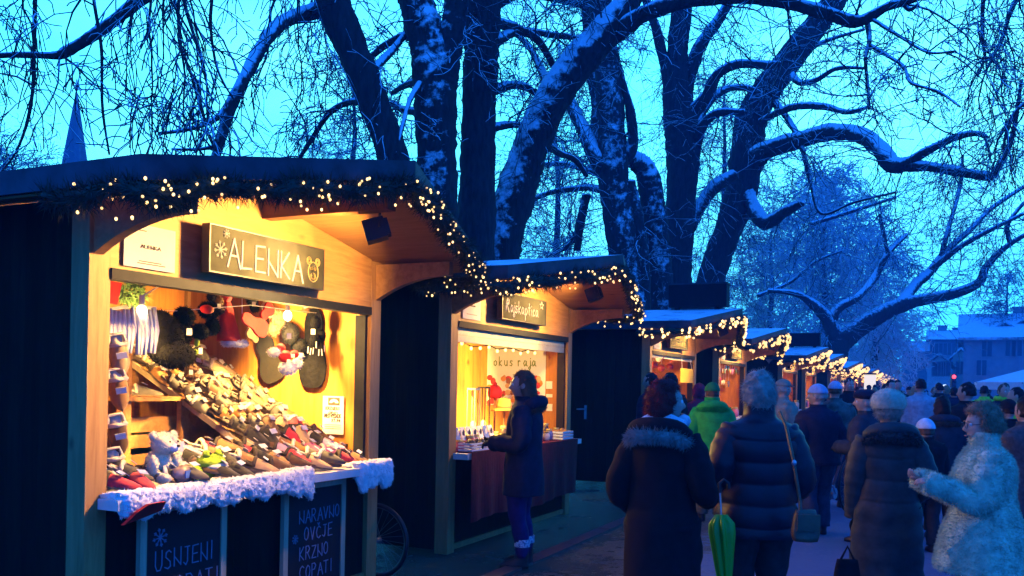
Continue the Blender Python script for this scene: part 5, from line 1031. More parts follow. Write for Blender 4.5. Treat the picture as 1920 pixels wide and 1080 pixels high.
# 6: tree with three forks
tree(gb(1268, 25.9), 'bare tree forking into three, behind the black roof box',
     [(1266, 640, 58), (1268, 540, 56), (1275, 420, 54), (1280, 310, 60), (1278, 240, 66), (1268, 190, 52), (1270, 100, 40), (1280, 0, 36), (1288, -120, 28)],
     [[(1262, 190, 26), (1250, 140, 21), (1232, 60, 18), (1212, 0, 16), (1190, -90, 12)],
      [(1285, 200, 30), (1290, 160, 24), (1310, 90, 24), (1345, 40, 20), (1375, -10, 18), (1420, -90, 13)],
      [(1295, 215, 30), (1325, 180, 24, -.5), (1345, 140, 20, -.9), (1385, 120, 17, -1.4), (1440, 122, 16, -1.9), (1462, 118, 9, -2.2)],
      [(1300, 240, 24), (1320, 205, 17, .6), (1355, 170, 14, 1.2), (1400, 165, 12, 1.8), (1440, 185, 9, 2.4)],
      [(1302, 290, 24), (1315, 240, 20, -.5), (1345, 212, 16, -1), (1395, 210, 12, -1.5)],
      [(1290, 430, 30), (1310, 390, 26, .3), (1340, 350, 26, .6), (1375, 328, 22, .9)]],
     25.9, [('all', 13, 2.0, .016, D(droop=.05, minr=.007)), ('t', 10, 2., .016, D(t0=.6, minr=.007))], seed=12)
# 7: right-hand tree with the snaking limb
tree(gb(1310, 29), 'big bare tree with a snow-lined limb snaking out to the right above the lane',
     [(1312, 620, 52), (1330, 530, 50), (1362, 440, 52), (1390, 360, 60), (1400, 290, 62), (1410, 220, 58), (1440, 165, 54), (1490, 100, 50), (1535, 40, 46), (1565, 0, 44), (1600, -70, 36), (1640, -180, 24)],
     [[(1405, 305, 50), (1440, 280, 36, -1), (1500, 262, 32, -2), (1555, 248, 32, -3), (1610, 252, 31, -4), (1650, 278, 31, -5), (1672, 308, 34, -5.5), (1700, 306, 24, -6), (1735, 285, 17, -6.5), (1790, 258, 14, -7), (1830, 250, 11, -7.5), (1850, 258, 9, -7.8)],
      [(1690, 310, 25, -5.8), (1740, 312, 20, -6.5), (1800, 322, 19, -7.2), (1850, 330, 18, -7.8), (1872, 325, 10, -8)],
      [(1395, 345, 36), (1408, 380, 28, -.5), (1430, 415, 28, -1), (1450, 412, 24, -1.3), (1475, 395, 20, -1.8), (1505, 380, 14, -2.2)],
      [(1415, 240, 20), (1440, 220, 14, -.8), (1490, 200, 14, -1.5), (1545, 200, 13, -2.2), (1590, 210, 10, -3), (1630, 200, 6, -3.5)],
      [(1450, 190, 16), (1475, 220, 12, -1), (1500, 265, 10, -2), (1520, 340, 8, -2.4), (1540, 400, 6, -2.8), (1600, 380, 5, -3.2), (1680, 360, 4, -4)],
      [(1480, 135, 16), (1500, 155, 12, -1), (1530, 150, 10, -1.5), (1570, 128, 8, -2.3), (1620, 128, 6, -3)],
      [(1500, 110, 12), (1540, 80, 8, 1), (1620, 55, 6, 2)],
      [(1860, 330, 9, -8), (1880, 300, 12, -8.2), (1895, 265, 10, -8.4), (1905, 220, 8, -8.6), (1915, 150, 6, -8.8)],
      [(1560, 10, 30), (1590, -40, 24, -1), (1680, -90, 18, -2.5), (1790, -110, 14, -4), (1880, -90, 10, -5.5), (1960, -60, 8, -6)]],
     29, [([0], 30, 2.2, .017, D(droop=.04, minr=.008, t0=.1)), ([1, 2], 10, 1.7, .014, D(droop=.03, minr=.008)), ([3, 4, 5, 6, 7], 14, 2.0, .013, D(droop=.05, minr=.008)), ([8], 20, 3.2, .02, D(droop=.2, minr=.008, bias=(0, 0, -.6))), ('t', 16, 2.6, .018, D(t0=.35, minr=.008))], seed=13)
# 8: low spreading tree over the far stalls
tree(gb(1560, 46), 'low spreading bare tree with snowy limbs reaching right over the far stalls',
     [(1560, 700, 46), (1572, 650, 42), (1600, 622, 38), (1650, 590, 32), (1695, 570, 28), (1730, 562, 22), (1790, 550, 19), (1835, 530, 17), (1850, 500, 13), (1890, 460, 10), (1960, 420, 7)],
     [[(1690, 570, 24), (1715, 535, 20, 1), (1745, 508, 18, 2), (1775, 470, 13, 3), (1820, 430, 11, 4), (1860, 390, 9, 5), (1920, 350, 7, 6)],
      [(1738, 512, 13, 2), (1790, 470, 11, 1), (1840, 440, 9, 0), (1920, 400, 7, -1)],
      [(1575, 650, 30), (1552, 600, 26), (1525, 570, 18), (1490, 550, 11), (1440, 545, 8)],
      [(1555, 610, 24), (1570, 580, 18), (1610, 555, 14), (1640, 520, 14, 1), (1665, 475, 11, 1), (1700, 440, 8, 2)],
      [(1665, 475, 8), (1655, 430, 7), (1650, 400, 5)], [(1765, 480, 11, 2), (1775, 440, 9, 2), (1800, 350, 7, 3), (1805, 290, 5, 3)],
      [(1420, 555, 9, 1), (1480, 530, 7, 1), (1530, 490, 6, 1), (1580, 470, 5, 1)], [(1520, 420, 9, 3), (1600, 395, 8, 3), (1680, 370, 6, 3)],
      [(1893, 455, 9), (1890, 420, 8), (1920, 380, 7)]],
     46, [('all', 16, 3., .022, D(droop=.03, minr=.012)), ('t', 24, 3., .022, D(droop=.02, minr=.012, t0=.35))], seed=14, name='lane_tree')
# hanging twigs of a tree whose trunk stands out of frame on the left
tree(gb(-700, 8.2), 'bare tree whose weeping twigs and crooked limb hang in at the upper left',
     [(-560, 500, 70), (-520, 200, 60), (-420, -60, 50), (-260, -240, 44), (-60, -330, 36), (150, -360, 26), (330, -330, 18)],
     [[(330, -60, 26), (300, -25, 26), (255, 5, 24), (205, 45, 22), (150, 82, 21), (118, 100, 20), (104, 104, 15), (60, 103, 12), (0, 104, 11), (-80, 112, 9)],
      [(-300, -230, 30), (-150, -150, 22), (0, -95, 18, -.5), (140, -85, 15, -.6), (260, -95, 12, -.6), (330, -60, 20, 0)],
      [(-60, -320, 26), (120, -210, 20), (300, -170, 16, .5), (450, -160, 12, 1), (600, -150, 9, 1.5)],
      [(70, -90, 10), (66, 0, 8), (64, 90, 7), (62, 160, 6.5), (52, 225, 6), (30, 285, 4), (0, 325, 3)],
      [(180, -85, 8, -.5), (175, -10, 7, -.5), (190, 90, 6, -.5), (192, 200, 5, -.5), (205, 290, 4, -.5)],
      [(400, -165, 8, 1), (398, -20, 7, 1), (395, 50, 6, 1), (408, 130, 5, 1), (440, 190, 3, 1)]],
     8.2, [([0], 12, .9, .010, D(droop=.12, wig=.2, kids=(4, 3), minr=.0055)), ([1], 17, 1.5, .013, D(droop=.26, wig=.16, bias=(0, 0, -.9), kids=(5, 4), minr=.0055)), ([2], 19, 1.75, .014, D(droop=.26, wig=.16, bias=(0, 0, -.9), kids=(6, 4), minr=.0055)), ([3, 4, 5], 10, .7, .008, D(droop=.10, kids=(4, 3), minr=.0055))],
     group=None, seed=15, name='weeping_tree')
# twigs hanging in at the upper right
tree(gb(2350, 17), 'bare tree whose fine twigs hang in at the upper right corner',
     [(2350, 600, 60), (2330, 200, 54), (2260, -60, 44), (2120, -200, 32), (1960, -240, 22), (1820, -220, 14)],
     [[(2120, -200, 20), (2020, -120, 14), (1950, -60, 11), (1900, 10, 9), (1880, 70, 7), (1850, 130, 5)], [(1980, -230, 16), (1900, -120, 12), (1850, -30, 9), (1842, 60, 7), (1850, 120, 5)], [(2200, -120, 20), (2050, 60, 13), (1960, 160, 9), (1900, 215, 7), (1880, 280, 5)]],
     17, [('all', 24, 1.8, .013, D(droop=.18, wig=.18, bias=(-.2, 0, -.7), minr=.006))], group=None, seed=16, name='weeping_tree')
# frosted background trees
def far_tree(px, depth, top, wpx, label, seed, n=150, tm='frost', r=.032, minr=.020, name='frosted_tree', group='hazy frosted trees beyond the stalls'):
    R = random.Random(seed); g0 = gb(px, depth); root = empty(name, g0, label, 'tree', group); H = at(px, top, depth).z; Wd = wpx * depth / F / 2; t = MB(); ln = []
    for i in range(9): f = i / 8; ln.append((Vector((g0[0] + R.gauss(0, .12), g0[1] + R.gauss(0, .12), H * .93 * f)), max(.03, .34 * (1 - f * .9))))
    t.tube([p for p, _ in ln], [q for _, q in ln], 8); t.build('trunk', W['limb'], root, True); c = MB()
    for k in range(n):
        f = .16 + .82 * (k / n) ** .85; p = Vector((g0[0], g0[1], H * .93 * f)); reach = Wd * max(.3, 1 - abs(f - .55) ** 2.2 * 2.6) * R.uniform(.55, 1.1); a = R.random() * 6.28
        grow(c, p, Vector((cos(a), sin(a), R.uniform(.1, .8))), max(.8, reach), r, 2, .05, .2, R, minr, (8, 5), .45)
    c.build('twigs', W[tm], root, True)
far_tree(1540, 54, 285, 270, 'tall frosted tree standing behind the snaking limb, hazy blue', 31, 200)
far_tree(1440, 60, 370, 210, 'frosted tree left of the tall hazy one, just over the roofs', 32, 130)
far_tree(1640, 60, 420, 220, 'frosted tree right of the tall hazy one', 33, 150)
far_tree(1652, 92, 600, 110, 'distant frosted tree mass above the end of the stall row', 34, 130, r=.05, minr=.035)
far_tree(1885, 88, 490, 150, 'pale thin tree in front of the snowy roofs at the far right', 35, 60, tm='twig', r=.04, minr=.025)
far_tree(-15, 42, 225, 330, 'dense twiggy tree beside the church spire at the far left', 36, 150, tm='twig', r=.03, minr=.014, group=None)
far_tree(655, 46, 30, 420, 'fine-twigged tree far behind the leaning trunk', 37, 90, tm='twig', r=.03, minr=.014, group='fine-twigged trees far behind')
far_tree(1040, 50, 20, 420, 'fine-twigged tree far behind the long arching limb', 38, 90, tm='twig', r=.03, minr=.014, group='fine-twigged trees far behind')
far_tree(1350, 56, 60, 360, 'fine-twigged tree far behind the three-forked tree', 39, 90, tm='twig', r=.03, minr=.014, group='fine-twigged trees far behind')
# ------------------------------------------------------------------ yellow-lit stall: goods
YR = 9.84 - .045 - .026; s0 = 6.89
a = at_y(915, 640, YR); b_ = at_y(1022, 762, YR); x0, x1 = a.x, b_.x; zt, zb = a.z, b_.z
r = empty('fruit_poster', (x0, YR, zb), 'large pale poster with green words above a heap of painted fruit, inside the yellow-lit stall', 'poster'); k = MB(); k.box(x0, x1, YR - .004, YR, zb, zt); k.build('sheet', W['paper'], r)
k = MB(); q = MB(); write(q, 'okus raja', 0, 0, 0, .115, .060, 1.22, .011)
for v in q.v: k.v.append((x0 + .09 + v[1], YR - .007 - v[0], zt - .30 + v[2]))
k.f = q.f; k.m = q.m; k.build('lettering', mat('olive_print', (.14, .20, .02), .8), r)
R = random.Random(2); FR = [mat('print_red', (.5, .03, .02)), mat('print_orange', (.6, .22, .03)), mat('print_brown', (.16, .06, .03)), mat('print_peach', (.6, .35, .15))]; k = MB()
for i in range(70): k.mi = R.randrange(4); x = R.uniform(x0 + .03, x1 - .03); z = zb + R.random() ** 1.4 * .34 + .02; k.ball((x, YR - .006 - .0002 * i, z), (R.uniform(.02, .045), .0015, R.uniform(.02, .045)), 10, 6)
k.build('fruit_print', FR, r)
k = MB(); 
for py, h_ in ((722, 14), (742, 6), (764, 13)): q = at_y(1030, py, YR); k.box(q.x - .04, q.x + .04, YR - .005, YR, q.z - h_ * .0025 * 1.3, q.z + h_ * .0025 * 1.3)
o = k.build('wall_stickers', W['paper'], origin=(q.x, YR, q.z)); tag(o, 'column of small paper stickers on the wall right of the fruit poster', 'stickers')
r = signboard(.10, s0 + .83, s0 + 1.90, 2.19, 2.44, 'slate board with looping yellow chalk script above the yellow-lit hatch')
k = MB(); y = s0 + .90
for ch in 'Xajska ptica':
    if ch == ' ': y += .022; continue
    for st in G[ch]: stroke(k, [Vector((.1025, y + p[0] * .085, 2.262 + p[1] * .125)) for p in st], .010)
    y += .105 if ch == 'X' else (.046 if ch in 'ij' else .072)
k.build('lettering', W['chalk'], r); k = MB(); st = [Vector((.1028, s0 + 1.78 + .05 * (1 if i % 2 == 0 else .45) * sin(2 * pi * i / 10), 2.39 + .04 * (1 if i % 2 == 0 else .45) * cos(2 * pi * i / 10))) for i in range(11)]; stroke(k, st, .006); k.build('star_drawing', W['chalk'], r)
k = MB(); k.box(.152, .158, s0 + .10, 9.62, .30, .93); k.box(-.30, .152, s0 + .14, 9.62, .921, .926); k.box(.02, .152, 9.86, 9.866, .30, .93)
W['redcloth'] = mat('dark_red_cloth', (.12, .002, .007), .9, .3, 10, bump=.3)
q = MB(); n = 60; rings = [[], [], []]
for i in range(n + 1): t = i / n; yy = s0 + .12 + (9.66 - s0 - .12) * t; wv = .012 * sin(t * 55) + .006 * sin(t * 23); [rings[j].append(Vector((.157 + wv * (j * .6) + .01, yy, z))) for j, z in enumerate((.928, .6, .30 + .02 * sin(t * 9)))]
vs = [v for rr in rings for v in rr]; q.add(vs, [(j * (n + 1) + i, j * (n + 1) + i + 1, (j + 1) * (n + 1) + i + 1, (j + 1) * (n + 1) + i) for j in range(2) for i in range(n)])
q.box(-.30, .165, s0 + .14, 9.66, .9215, .928); o = q.build('counter_cloth', W['redcloth'], origin=(.16, 8.3, .3), smooth=False); tag(o, 'dark red cloth hanging over the counter of the yellow-lit stall', 'cloth')
def lathe(k, c_, prof, n=14): k.loft([[Vector(c_) + Vector((r_ * cos(2 * pi * j / n), r_ * sin(2 * pi * j / n), z)) for j in range(n)] for r_, z in prof])
W['glassjar'] = mat('jar_glass', (.55, .50, .38), .15, .2, 8, spec=.8); W['jam'] = mat('jam', (.20, .03, .02), .3, .3); W['lid'] = mat('jar_lid', (.5, .4, .15), .4, .2, metal=.5)
JC = [('amber', (.5, .25, .05)), ('red', (.35, .03, .03)), ('pale', (.7, .65, .5)), ('green', (.10, .16, .04)), ('dark', (.05, .03, .02)), ('blue', (.10, .14, .4)), ('pink', (.5, .15, .25))]
JM = {n_: mat(n_ + '_jar', c_, .3, .2, 12, spec=.6) for n_, c_ in JC}; jar_me = {}
def jar(p, kind, s, label, group, tall=1.):
    o = bpy.data.objects.new('jar', None); COL.objects.link(o); o.location = p; o.scale = (s, s, s * tall); tag(o, label, 'jar', group)
    if kind not in jar_me:
        k = MB(); lathe(k, (0, 0, 0), ((.028, 0), (.033, .006), (.034, .055), (.026, .07), (.024, .074))); k2 = MB(); lathe(k2, (0, 0, 0), ((.027, .074), (.028, .076), (.028, .090), (.025, .092)))
        jar_me[kind] = (k.mesh('glass', JM[kind], smooth=True), k2.mesh('lid', W['lid'], smooth=True))
    for nm, me in zip(('glass', 'lid'), jar_me[kind]): c_ = bpy.data.objects.new(nm, me); COL.objects.link(c_); c_.parent = o
R = random.Random(6); zc = .929
rowl = ['front', 'middle', 'back']
for r_ in range(3):
    for j in range(15):
        if r_ == 0 and 2 < j < 10: continue
        kind = R.choice(JC)[0]; jar((-.02 - .13 * r_ + R.uniform(-.02, .02), s0 + .25 + .165 * j + R.uniform(-.03, .03), zc), kind, R.uniform(.8, 1.5), '%s jar, %s from the left in the %s row on the red counter' % (kind, ORD[min(j, 13)] if j < 14 else 'last', rowl[r_]), 'jars on the red-clothed counter', R.uniform(.8, 1.7))
def crate(c_, w, d_, h, label, m_='white'):
    root = empty('crate', c_, label, 'crate', 'small slatted crates on the red counter'); x, y, z = c_; k = MB()
    for i in range(3): z0 = z + .004 + i * h / 3; [k.box(*b_, z0, z0 + h / 3 - .012) for b_ in ((x - d_, x - d_ + .008, y - w, y + w), (x + d_ - .008, x + d_, y - w, y + w), (x - d_ + .008, x + d_ - .008, y - w, y - w + .008), (x - d_ + .008, x + d_ - .008, y + w - .008, y + w))]
    k.build('slats', W[m_], root); k = MB(); k.box(x - d_ + .01, x + d_ - .01, y - w + .01, y + w - .01, z + .002, z + .012); k.build('base', W[m_], root); k = MB()
    for i in range(14): k.ball((x + R.uniform(-.8, .8) * d_ * .8, y + R.uniform(-.8, .8) * w * .85, z + h * R.uniform(.75, 1.05)), R.uniform(.018, .03), 9, 6)
    o = k.build('contents', R.choice([JM['dark'], JM['red'], JM['amber']]), root, True)
crate((.07, s0 + .36, zc), .19, .07, .085, 'white slatted crate at the left end of the red counter'); crate((.07, s0 + .78, zc), .17, .07, .085, 'white slatted crate next to the leftmost one on the red counter')
crate((.06, s0 + 2.55, zc), .16, .07, .10, 'pale slatted crate at the right end of the red counter')
W['ltblue'] = mat('blue_card', (.14, .22, .55), .6, .15, 8)
for i in range(7):
    y = s0 + .24 + i * .115; col = [W['ltblue'], W['paper'], W['paper'], W['paper'], W['paper'], W['ltblue'], W['paper']][i]; r = empty('display_card', (-.03, y, zc + .10), '%s display card, %s from the left behind the crates' % ('blue' if col is W['ltblue'] else 'white oval-printed', ORD[i]), 'card', 'display cards on the red counter')
    k = MB(); k.obox((-.05, y, zc + .15), (1, 0, .35), (0, 1, 0), (-.35, 0, 1), .003, .045, .065); k.build('sheet', col, r); k = MB(); k.ball((-.044, y, zc + .152), (.004, .022, .036), 12, 8); k.build('oval', JM['dark'] if col is W['paper'] else W['paper'], r)
# hat stand, lantern, books at the back
p = at_x(945, 770, -.5); r = empty('straw_hat', p, 'yellow brimmed hat on a stand inside the yellow-lit stall', 'hat'); k = MB(); lathe(k, (p.x, p.y, p.z), ((.15, .0), (.155, .01), (.10, .022), (.085, .03), (.08, .11), (.06, .14), (.02, .145)), 24); k.build('felt', mat('yellow_felt', (.65, .48, .10), .9, .1), r, True); k = MB(); lathe(k, (p.x, p.y, p.z), ((.088, .028), (.087, .05), (.084, .052)), 24); k.build('band', JM['amber'], r)
k = MB(); lathe(k, (p.x, p.y, .93), ((.06, 0), (.06, .01), (.012, .02), (.012, p.z - .93 + .01))); k.build('stand', W['crate'], r)
p = at_x(928, 737, -.7); r = empty('red_hat', p, 'red knitted hat on display left of the yellow hat', 'hat'); k = MB(); k.ball(p, (.085, .085, .10), 16, 10, lambda q: Vector((q.x, q.y, max(q.z, p.z - .06)))); k.build('crown', W['red'], r, True); k = MB(); k.ball(p + Vector((0, 0, .105)), .025, 10, 7); k.build('bobble', W['red'], r, True); k = MB(); lathe(k, (p.x, p.y, .93), ((.05, 0), (.05, .01), (.012, .02), (.012, p.z - .98))); k.build('stand', W['crate'], r)
for i, (px, py) in enumerate(((907, 742), (888, 745))):
    p = at_x(px, py, -.6); r = empty('lantern', p, ('dark glass lantern nearest the fruit poster', 'tall pale bottle lantern at the left end')[i], 'lantern'); k = MB(); k.box(p.x - .05, p.x + .05, p.y - .06, p.y + .06, .93, .945); k.box(p.x - .05, p.x + .05, p.y - .06, p.y + .06, p.z + .08, p.z + .10)
    for sx_ in (-1, 1):
        for sy in (-1, 1): k.box(p.x + sx_ * .045 - .005, p.x + sx_ * .045 + .005, p.y + sy * .055 - .005, p.y + sy * .055 + .005, .945, p.z + .08)
    k.build('frame', W['black'] if not i else W['steel'], r); k = MB(); lathe(k, (p.x, p.y, .945), ((.03, 0), (.03, .18), (.01, .2))); k.build('candle', W['cream'], r, True)
# string of lights behind the shutter
r = empty('light_string', (-.4, 8.3, 2.0), 'string of small warm lights inside the top of the yellow-lit hatch', 'light string'); k = MB(); pts = [Vector((-.35, s0 + .25 + i * .2, 1.97 - .05 * abs(sin(i * 1.1)))) for i in range(13)]; k.tube(pts, .006, 5); k.build('cable', W['needle'], r); me = bulb_mesh(.016)
for q in pts: o = bpy.data.objects.new('bulb', me); COL.objects.link(o); o.parent = r; o.location = q - WOFF[r.name] + Vector((0, 0, -.02))
# ------------------------------------------------------------------ orange stall and trinket stall
a3, b3 = SP[2]; p = at_x(1300, 705, .02); r = empty('yellow_notice', (.02, p.y, p.z), 'plain yellow paper sheet hanging in the orange stall hatch', 'notice'); a = at_x(1276, 690, .02); b_ = at_x(1299, 718, .02); k = MB(); k.box(.018, .021, a.y, b_.y, b_.z, a.z); k.build('sheet', mat('yellow_paper', (.8, .55, .03), .7, .05), r); k = MB(); k.tube([(.02, a.y + .1, a.z), (.0, a.y + .15, 2.06)], .004, 4); k.tube([(.02, b_.y - .1, a.z), (.0, b_.y - .15, 2.06)], .004, 4); k.build('string', W['white'], r)
R = random.Random(8); r = empty('twig_branch', (-.6, a3 + .8, 1.7), 'red twig branch hanging in the orange stall', 'branch'); k = MB()
for i in range(9): p = Vector((-.5, a3 + .2, 1.45 + .05 * i)); grow(k, p, Vector((0, 1, R.uniform(-.1, .5))), R.uniform(.7, 1.5), .012, 1, .02, .2, R, .005, (3, 3), .5)
k.build('twigs', JM['red'], r)
for i, (px, py) in enumerate(((1236, 672), (1247, 667), (1256, 688), (1240, 690), (1226, 684))): p = at_x(px, py, -.4); r = empty('bauble', p, '%s bauble hanging in the orange stall, %s in the bunch' % (('white', 'red', 'red', 'red', 'red')[i], ORD[i]), 'bauble', 'baubles in the orange stall'); k = MB(); k.ball(p, .065, 14, 10); k.build('globe', JM['red'] if i else W['white'], r, True); k = MB(); k.tube([p + Vector((0, 0, .06)), p + Vector((0, 0, .085))], .015, 8); k.build('cap', W['lid'], r); k = MB(); k.tube([p + Vector((0, 0, .085)), Vector((p.x, p.y, 2.1))], .003, 4); k.build('thread', W['white'], r)
def signs(i, label, col):
    s_ = SP[i][0]; r = signboard(.10, s_ + .8, s_ + 1.9, 2.19, 2.43, label); k = MB(); R = random.Random(i)
    for row in range(2):
        y = s_ + .88
        while y < s_ + 1.75: h = R.uniform(.05, .09); stroke(k, [Vector((.1025, y, 2.33 - row * .1)), Vector((.1025, y + .03, 2.33 - row * .1 + h)), Vector((.1025, y + .06, 2.33 - row * .1))], .012); y += R.uniform(.07, .11)
    k.build('chalk_strokes', col, r)
for i in range(2, 8): signs(i, 'chalked slate board above the hatch of the %s stall along the row' % ORD[i], W['goldchalk'])
TC = ['red', 'green', 'pale', 'amber', 'blue', 'pink', 'dark']
R = random.Random(15); a4, b4 = SP[3]; tm = {}
for i in range(34):
    c_ = R.choice(TC); y = a4 + .3 + 2.4 * ((i % 12) / 11) + R.uniform(-.06, .06); z = 1.95 - .26 * (i // 12) + R.uniform(-.06, .06); p = Vector((-.15 - .22 * (i // 12), y, z)); r = empty('trinket', p, '%s heart-shaped trinket, %s in the %s hanging row of the trinket stall' % (c_, ORD[i % 12], ORD[i // 12]), 'trinket', 'trinkets hanging in the trinket stall')
    k = MB(); s_ = R.uniform(.05, .085); k.prism([p + Vector((0, s_ * (16 * sin(t) ** 3) / 16, s_ * (13 * cos(t) - 5 * cos(2 * t) - 2 * cos(3 * t) - cos(4 * t)) / 16)) for t in [2 * pi * j / 18 for j in range(18)]], (.025, 0, 0)); k.build('heart', JM[c_], r); k = MB(); k.tube([p + Vector((.012, 0, s_ * .3)), Vector((p.x + .012, y, 2.06))], .003, 4); k.build('thread', W['white'], r)
for si in (2, 3, 4, 5):
    sa, sb = SP[si]
    for j in range(13): c_ = R.choice(TC if si != 4 else ['pale']); jar((R.uniform(-.25, .05), sa + .3 + (sb - sa - .6) * j / 12, .921), c_, R.uniform(1.4, 2.6), '%s pot, %s from the left on the counter of the %s stall' % (c_, ORD[j], ORD[si]), 'pots on the counters of the farther stalls', R.uniform(.8, 1.5))
    r = empty('backdrop_shelf', (-1.7, (sa + sb) / 2, 1.3), 'wall shelf of goods inside the %s stall along the row' % ORD[si], 'shelf'); k = MB(); [k.box(-1.9, -1.6, sa + .2, sb - .2, z, z + .03) for z in (1.15, 1.55)]; k.build('boards', W['crate'], r)
    k = MB()
    for j in range(30): k.mi = R.randrange(4); y = R.uniform(sa + .3, sb - .3); z = R.choice((1.18, 1.58)); k.ball((-1.74, y, z + .09), (.06, .07, R.uniform(.07, .13)), 9, 6)
    k.build('goods', [JM['red'], JM['pale'], JM['green'], JM['amber']], r, True)
# padlocked heart on the dark side wall of stall five
p = at_y(1442, 667, 26.5); k = MB(); s_ = .22; k.prism([p + Vector((s_ * (16 * sin(t) ** 3) / 16, 0, s_ * (13 * cos(t) - 5 * cos(2 * t) - 2 * cos(3 * t) - cos(4 * t)) / 16)) for t in [2 * pi * j / 18 for j in range(18)]], (0, -.03, 0)); o = k.build('wooden_heart', W['pale'], origin=p); tag(o, 'pale wooden heart hanging on the dark side wall of the fifth stall', 'heart')
# lit white column in the crowd
p = ground(1631, 38); r = empty('lit_column', p, 'slim glowing white column standing before the far stalls', 'light column'); k = MB(); k.box(p.x - .22, p.x + .22, p.y - .22, p.y + .22, .15, 2.25); k.build('lit_face', glow('white_lightbox', (1., .80, .50), 1.0), r); k = MB(); k.box(p.x - .27, p.x + .27, p.y - .27, p.y + .27, 0, .15); k.box(p.x - .25, p.x + .25, p.y - .25, p.y + .25, 2.25, 2.32); k.build('base', W['metal'], r)
# ------------------------------------------------------------------ market umbrellas at the right
W['canvas'] = mat('pale_canvas', (.80, .82, .82), .85, .1, 8)
def parasol(px, depth, half, zr, zt, label):
    g0 = ground(px, depth); r = empty('market_umbrella', g0, label, 'umbrella', 'pale market umbrellas at the right'); k = MB(); n = 8
    rim = [Vector((g0.x + half * cos(2 * pi * (i + .5) / n), g0.y + half * sin(2 * pi * (i + .5) / n), zr)) for i in range(n)]; top = Vector((g0.x, g0.y, zt)); c0 = len(k.v)
    k.add(rim + [top] + [q - Vector((0, 0, .22)) for q in rim] + [top - Vector((0, 0, .03))] + [q - Vector((0, 0, .02)) for q in rim], [(i, (i + 1) % n, n) for i in range(n)] + [((i + 1) % n, i, n + 1 + i, n + 1 + (i + 1) % n) for i in range(n)] + [(2 * n + 2 + (i + 1) % n, 2 * n + 2 + i, 2 * n + 1) for i in range(n)]); k.build('canopy', W['canvas'], r)
    k = MB(); k.tube([Vector((g0.x, g0.y, 0)), Vector((g0.x, g0.y, zt))], .05, 10); k.build('pole', W['steel'], r); k = MB(); k.box(g0.x - .45, g0.x + .45, g0.y - .45, g0.y + .45, 0, .12); k.build('foot', W['metal'], r)
    for i in range(n): k = MB(); k.tube([top - Vector((0, 0, .06)), rim[i] - Vector((0, 0, .03))], .018, 5); k.build('rib', W['black'], r)
parasol(1962, 26, 2.0, 1.88, 2.45, 'large pale market umbrella cut off by the right edge')
parasol(1955, 36, 2.0, 1.95, 2.35, 'second pale market umbrella behind the large one at the right edge')
